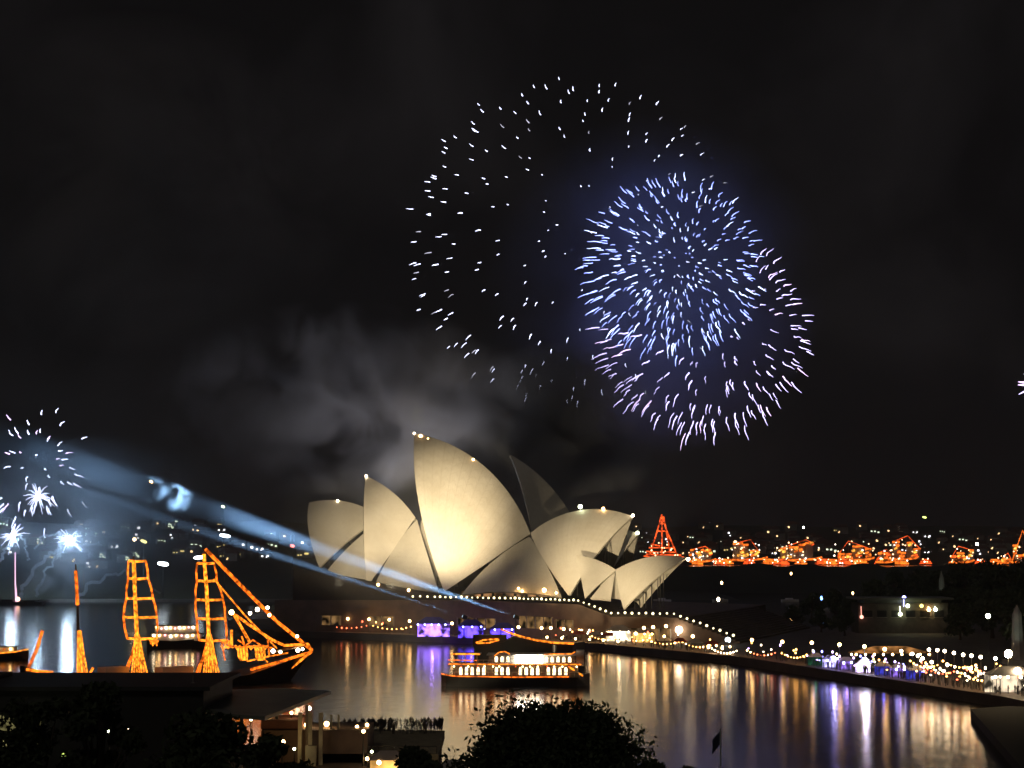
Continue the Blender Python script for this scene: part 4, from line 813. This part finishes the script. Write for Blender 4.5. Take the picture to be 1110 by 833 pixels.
c4 = [G(359, 749, cz + .6), G(303, 746, cz), G(240, 748, cz), G(212, 765, cz), G(246, 774, cz), G(287, 777, cz)]
m = MB(); n = len(c4); m.add(c4 + [p - Vector((0, 0, .5)) for p in c4], [list(range(n)), list(range(n, 2 * n))[::-1]] + [(i, (i + 1) % n, n + (i + 1) % n, n + i) for i in range(n)]); m.build('roof', ROOFM, can)
for (u, v, y) in ((333, 757, 262), (262, 772, 250), (300, 760, 265)):
    p = P(u, v, y); MB().tube([(p.x, p.y, 2), (p.x, p.y, cz - .1)], .25, 8).build('support_post', CONC, can)
pav = thing('quay_pavilion', 'dark brown pavilion with pale columns under the canopy', 'building')
def bx(mb, u0, u1, v0, v1, y, dp):
    a, b_ = P(u0, v0, y), P(u1, v1, y); return mb.box(((a.x + b_.x) / 2, y + dp / 2, (a.z + b_.z) / 2), (abs(b_.x - a.x), dp, abs(a.z - b_.z)))
bx(MB(), 283, 398, 792, 850, 262, 12).build('wall', mat('brown_wall', (.14, .1, .08), .8), pav)
bx(MB(), 283, 325, 781, 791, 263, 8).build('upper_wall', mat('red_brown_wall', (.2, .09, .07), .8), pav)
for u in (325, 336, 347.5): bx(MB(), u - 1.8, u + 1.8, 773, 833, 259, .5).build('column', mat('pale_column', (.42, .4, .3), .7), pav)
bx(MB(), 331, 342, 809, 840, 258, 1).build('base_block', mat('pale_column', (.42, .4, .3), .7), pav)
for u in (359, 367): bx(MB(), u - 1, u + 1, 775, 792, 264, .3).build('column', mat('pale_column', (.42, .4, .3), .7), pav)
for i, (u, v, r_, mt) in enumerate(((335, 768, .3, L_WHITE), (332, 786, .3, L_WARM), (354, 785, .36, L_WARM), (387, 788, .22, L_WARM), (398, 786, .24, L_WARM), (394, 793, .24, L_WARM), (306, 805, .4, L_WARM), (272, 780, .22, L_GREEN), (293, 777, .16, L_WARM), (316, 773, .22, L_WARM), (319, 812, .2, L_GREEN), (403, 815, .2, L_GREEN), (398, 830, .25, L_WARM), (420, 820, .35, L_WHITE))):
    lamp2(f'{nth(i)} small lamp from the left around the quay pavilion' if i else 'lone bright lamp at the canopy edge', u, v, 256 + (10 if v < 790 else 0), mt, r_)
deck = thing('viewing_deck', 'khaki viewing deck packed with people at the waters edge', 'deck')
DZ = 3.2
dk = [G(372, 800, DZ), G(480, 805, DZ), G(502, 816, DZ - .8), G(478, 818, DZ - .8), G(400, 812, DZ)]; 
d0, d1 = G(368, 792, DZ), G(481, 795, DZ)
MB().prism([(d0.x, d0.y + 4), (d1.x, d1.y + 4), (d1.x + .3, 262), (d0.x, 262)], 2, DZ).build('platform', mat('khaki_deck', (.26, .23, .15), .8), deck)
rl = MB(); 
for i in range(15): x = lerp(d0.x, d1.x, i / 14); rl.tube([(x, 262.2, DZ), (x, 262.2, DZ + 1)], .05, 4)
rl.tube([(d0.x, 262.2, DZ + 1), (d1.x, 262.2, DZ + 1)], .06, 4).build('railing', POLE, deck)
kio = tent('orange lit food stall beside the huge tree', 490, 828, 232, 4, 3.5, 3.6, CLOTH, glow('stall_orange', (1, .3, .08), 1.1, var=.7), None, ORANGE, 'stall')
tent('pale lit food stall below the viewing deck', 421, 828, 244, 5, 3, 3.4, CLOTH, glow('stall_amber', (1, .5, .12), 1.3), None, L_WARM, 'stall')
# flag and poles
fp = thing('flagpole', 'white flagpole with a limp dark flag at the bottom', 'flagpole', (P(781, 800, 150).x, 150, 2)); zt = P(781, 790, 150).z - 2
MB().tube([(0, 0, 0), (0, 0, zt)], [.1, .05], 6).build('pole', WHITE, fp); fl = []
for i in range(7):
    for j in range(6): fl.append((-.05 - i * .1 + .03 * math.sin(j), .08 * math.sin(i * 1.7 + j * .6), zt - .2 - j * .22 - i * .12))
MB().add(fl, [(i * 6 + j, i * 6 + j + 1, (i + 1) * 6 + j + 1, (i + 1) * 6 + j) for i in range(6) for j in range(5)]).build('flag', mat('flag_cloth', (.03, .03, .06), .9), fp)
fp2 = thing('pole', 'thin grey pole standing on the dark terminal roof', 'pole', (P(209, 750, 258).x, 258, 13)); MB().tube([(0, 0, 0), (0, 0, P(209, 736, 258).z - 13 + .5)], [.09, .05], 6).box((0, 0, .1), (.5, .5, .2)).build('shaft', CONC, fp2)

# ------------------------------------------------------------------ people on the deck
def person_mesh(seed):
    rg = random.Random(seed); me = bpy.data.meshes.new('person'); arm = rg.uniform(-.1, .5)
    V = [(0, 0, .95), (0, 0, 1.15), (0, 0, 1.38), (0, 0, 1.5), (0, 0, 1.62), (0, 0, 1.74), (-.1, 0, .9), (-.11, .02, .5), (-.12, 0, .06), (-.12, -.12, .04), (.1, 0, .9), (.11, .02, .5), (.12, .02, .06), (.12, -.1, .04),
         (-.2, 0, 1.4), (-.26, -.04, 1.12), (-.24, -.16 - arm * .4, .9 + arm * .5), (.2, 0, 1.4), (.26, -.04, 1.12), (.22, -.18, .9)]
    E = [(0, 1), (1, 2), (2, 3), (3, 4), (4, 5), (0, 6), (6, 7), (7, 8), (8, 9), (0, 10), (10, 11), (11, 12), (12, 13), (2, 14), (14, 15), (15, 16), (2, 17), (17, 18), (18, 19)]
    rad = [.15, .14, .16, .06, .1, .08, .1, .07, .05, .04, .1, .07, .05, .04, .07, .05, .035, .07, .05, .035]
    me.from_pydata(V, E, []); o = bpy.data.objects.new('person_proto', me); COL.objects.link(o); sm = o.modifiers.new('s', 'SKIN'); sb = o.modifiers.new('b', 'SUBSURF'); sb.levels = 1
    for i, r_ in enumerate(rad): me.skin_vertices[0].data[i].radius = (r_, r_ * .8)
    me.skin_vertices[0].data[0].use_root = True
    dg = bpy.context.evaluated_depsgraph_get(); nm = bpy.data.meshes.new_from_object(o.evaluated_get(dg)); bpy.data.objects.remove(o); nm.name = 'person'; return nm
pcl = [mat('dark_clothes', (.03, .03, .035), .9), mat('brown_clothes', (.07, .05, .04), .9), mat('grey_clothes', (.09, .09, .09), .9)]
pm = []
for i in range(6):
    m = person_mesh(i); m.materials.clear(); m.materials.append(pcl[i % 3]); pm.append(m)
cn = ['dark', 'brown', 'grey']
for i in range(96):
    row = i % 4; x = lerp(d0.x + .4, d1.x - .3, rnd.random()); y = [d0.y + 3.2, d0.y + 1.2, d0.y - 1.5, d0.y - 5][row] + rnd.uniform(-.5, .5); k = rnd.randrange(6)
    o = bpy.data.objects.new('person', pm[k]); COL.objects.link(o); o.location = (x, y, DZ); o.rotation_euler = (0, 0, R(180 + rnd.uniform(-40, 40))); s_ = rnd.uniform(.92, 1.08); o.scale = (s_,) * 3
    rn = ['at the water edge of', 'in the second row on', 'in the middle of', 'near the landward rail of'][row]
    tag(o, f'person in {cn[k % 3]} clothes standing {rn} the viewing deck', 'person', f'people in {cn[k % 3]} clothes {rn} the deck')

for i in range(190):
    u = rnd.uniform(600, 1085) if i < 80 else rnd.uniform(880, 1105); p = G(u, interp(EDGE, u), 0); y = p.y + rnd.uniform(1.5, 14); x = (u - CX) / F * y; k = rnd.randrange(6)
    o = bpy.data.objects.new('person', pm[k]); COL.objects.link(o); o.location = (x, y, GZ); o.rotation_euler = (0, 0, R(rnd.uniform(0, 360)))
    zone = 'by the grand steps' if u < 800 else ('on the dark stretch of the east quay' if u < 880 else ('around the party tents' if u < 1000 else 'under the lamps at the right end of the quay'))
    tag(o, f'tiny person in {cn[k % 3]} clothes standing {zone}', 'person', f'tiny people in {cn[k % 3]} clothes {zone}')

# ------------------------------------------------------------------ smoke and haze
def vol(name, density, col=(.8, .8, .8), aniso=0.0, scale=.02, lo=.45, hi=.75, seed=0, soft=True, detail=4, fall=1.0):
    m = bpy.data.materials.new(name); m.use_nodes = True; t = m.node_tree; t.nodes.clear(); o = t.nodes.new('ShaderNodeOutputMaterial'); v = t.nodes.new('ShaderNodeVolumePrincipled')
    m.cycles.volume_step_rate = .35 if scale else 1
    v.inputs['Color'].default_value = (*col, 1); v.inputs['Anisotropy'].default_value = aniso; v.inputs['Density'].default_value = density; t.links.new(v.outputs[0], o.inputs['Volume'])
    if scale:
        tc = t.nodes.new('ShaderNodeTexCoord'); n = t.nodes.new('ShaderNodeTexNoise'); n.inputs['Scale'].default_value = scale; n.inputs['Detail'].default_value = detail; n.inputs['Distortion'].default_value = .8; n.noise_dimensions = '4D'; n.inputs['W'].default_value = seed
        mr = t.nodes.new('ShaderNodeMapRange'); mr.inputs['From Min'].default_value = lo; mr.inputs['From Max'].default_value = hi; mr.inputs['To Max'].default_value = density
        t.links.new(tc.outputs['Object'], n.inputs['Vector']); t.links.new(n.outputs['Fac'], mr.inputs['Value'])
        # thin towards the edge of the puff (generated coordinates run 0..1 over it)
        ln = t.nodes.new('ShaderNodeVectorMath'); ln.operation = 'DISTANCE'; ln.inputs[1].default_value = (.5, .5, .5); t.links.new(tc.outputs['Generated'], ln.inputs[0])
        f2 = t.nodes.new('ShaderNodeMapRange'); f2.inputs['From Min'].default_value = .5; f2.inputs['From Max'].default_value = .1; f2.inputs['To Min'].default_value = 0; f2.inputs['To Max'].default_value = 1; t.links.new(ln.outputs['Value'], f2.inputs['Value'])
        mu = t.nodes.new('ShaderNodeMath'); mu.operation = 'MULTIPLY'; t.links.new(mr.outputs[0], mu.inputs[0]); t.links.new(f2.outputs[0], mu.inputs[1]); t.links.new(mu.outputs[0], v.inputs['Density'])
    return m
def puff(label, u, v, y, ru, rv, dep, material):
    k = y / F; o = MB().ball((0, 0, 0), 1, 20, 12).build('smoke', material); o.location = P(u, v, y); 
    for vv in o.data.vertices: vv.co = (vv.co.x * ru * k, vv.co.y * dep, vv.co.z * rv * k)
    tag(o, label, None, None, 'stuff'); return o
puff('grey smoke drifting over the sails', 370, 440, 700, 215, 115, 55, vol('smoke_a', .17, (.7, .75, .9), 0, .042, .5, .7, 21, detail=8))
puff('grey smoke right of the tallest sail', 600, 465, 740, 130, 95, 50, vol('smoke_b', .2, (.72, .78, .92), 0, .03, .48, .66, 2, detail=7))
puff('blue tinted smoke inside the fireworks', 710, 310, 1010, 190, 190, 75, vol('smoke_c', .032, (.6, .66, .98), 0, .013, .38, .72, 3, detail=6))
puff('swirl of smoke caught in the wide beam', 182, 530, 617, 30, 34, 9, vol('smoke_d', .12, (.85, .9, .95), 0, .13, .5, .66, 4))
puff('smoke bank the beams cross', 270, 575, 625, 470, 150, 85, vol('smoke_e', .0045, (.8, .88, 1), 0, .022, .3, .7, 5, detail=6))
puff('thin smoke high on the left', 150, 200, 1300, 260, 190, 120, vol('smoke_f', .03, (.85, .8, .78), 0, .007, .47, .68, 7, detail=6))
def trail(label, pts, y, r0, r1):
    k = y / F; P3 = [P(u, v, y) for u, v in pts]; fine = []
    for a, b_ in zip(P3, P3[1:]): fine += [a.lerp(b_, i / 5) + Vector((noise.noise(a * .05 + Vector((i * .7, 0, 0))), 0, noise.noise(a * .05 + Vector((i * .7, 9, 0))))) * 3 for i in range(5)]
    n = len(fine); o = MB().tube(fine, [lerp(r0, r1, i / (n - 1)) * k for i in range(n)], 7).build('smoke_trail', TRAIL); tag(o, label, None, None, 'stuff')
puff('smoke rolling over the water under the left flares', 55, 628, 1012, 75, 34, 14, vol('smoke_h', .06, (.85, .92, 1), 0, .06, .45, .7, 12))
puff('blue lit smoke drifting over the left shore', 95, 565, 1010, 190, 95, 60, vol('smoke_i', .03, (.7, .82, 1), 0, .018, .36, .7, 14, detail=6))
TRAIL = vol('smoke_trail', .8, (.85, .92, 1), 0, 0)
trail('smoke trail arching right from the right flare', [(20, 648), (30, 628), (48, 605), (58, 600), (72, 588), (84, 592), (106, 589), (112, 592)], 1015, 2.6, 1.1)
trail('smoke trail rising to the right flare', [(38, 648), (44, 628), (56, 608), (70, 592)], 1022, 2.2, 1.0)
trail('smoke trail arching towards the main mast', [(85, 648), (96, 634), (116, 624), (134, 620), (160, 632), (174, 648)], 1018, 2.4, 1.2)
trail('smoke trail left of the flares', [(0, 610), (6, 596), (16, 588), (20, 584)], 1018, 2.2, 1.1)
trail('smoke trail above the left flare', [(14, 578), (24, 584), (28, 598), (32, 612)], 1016, 1.2, 1.6)
trail('smoke trail curling between the flares', [(36, 596), (48, 582), (62, 578), (66, 586)], 1014, 1.3, 1.1)
hb = MB().box((0, 2000, 169), (3400, 4200, 340)).build('haze', vol('haze_air', .00012, (.8, .82, .85), .2, 0)); tag(hb, 'thin smoky night air over the harbour', None, None, 'stuff')
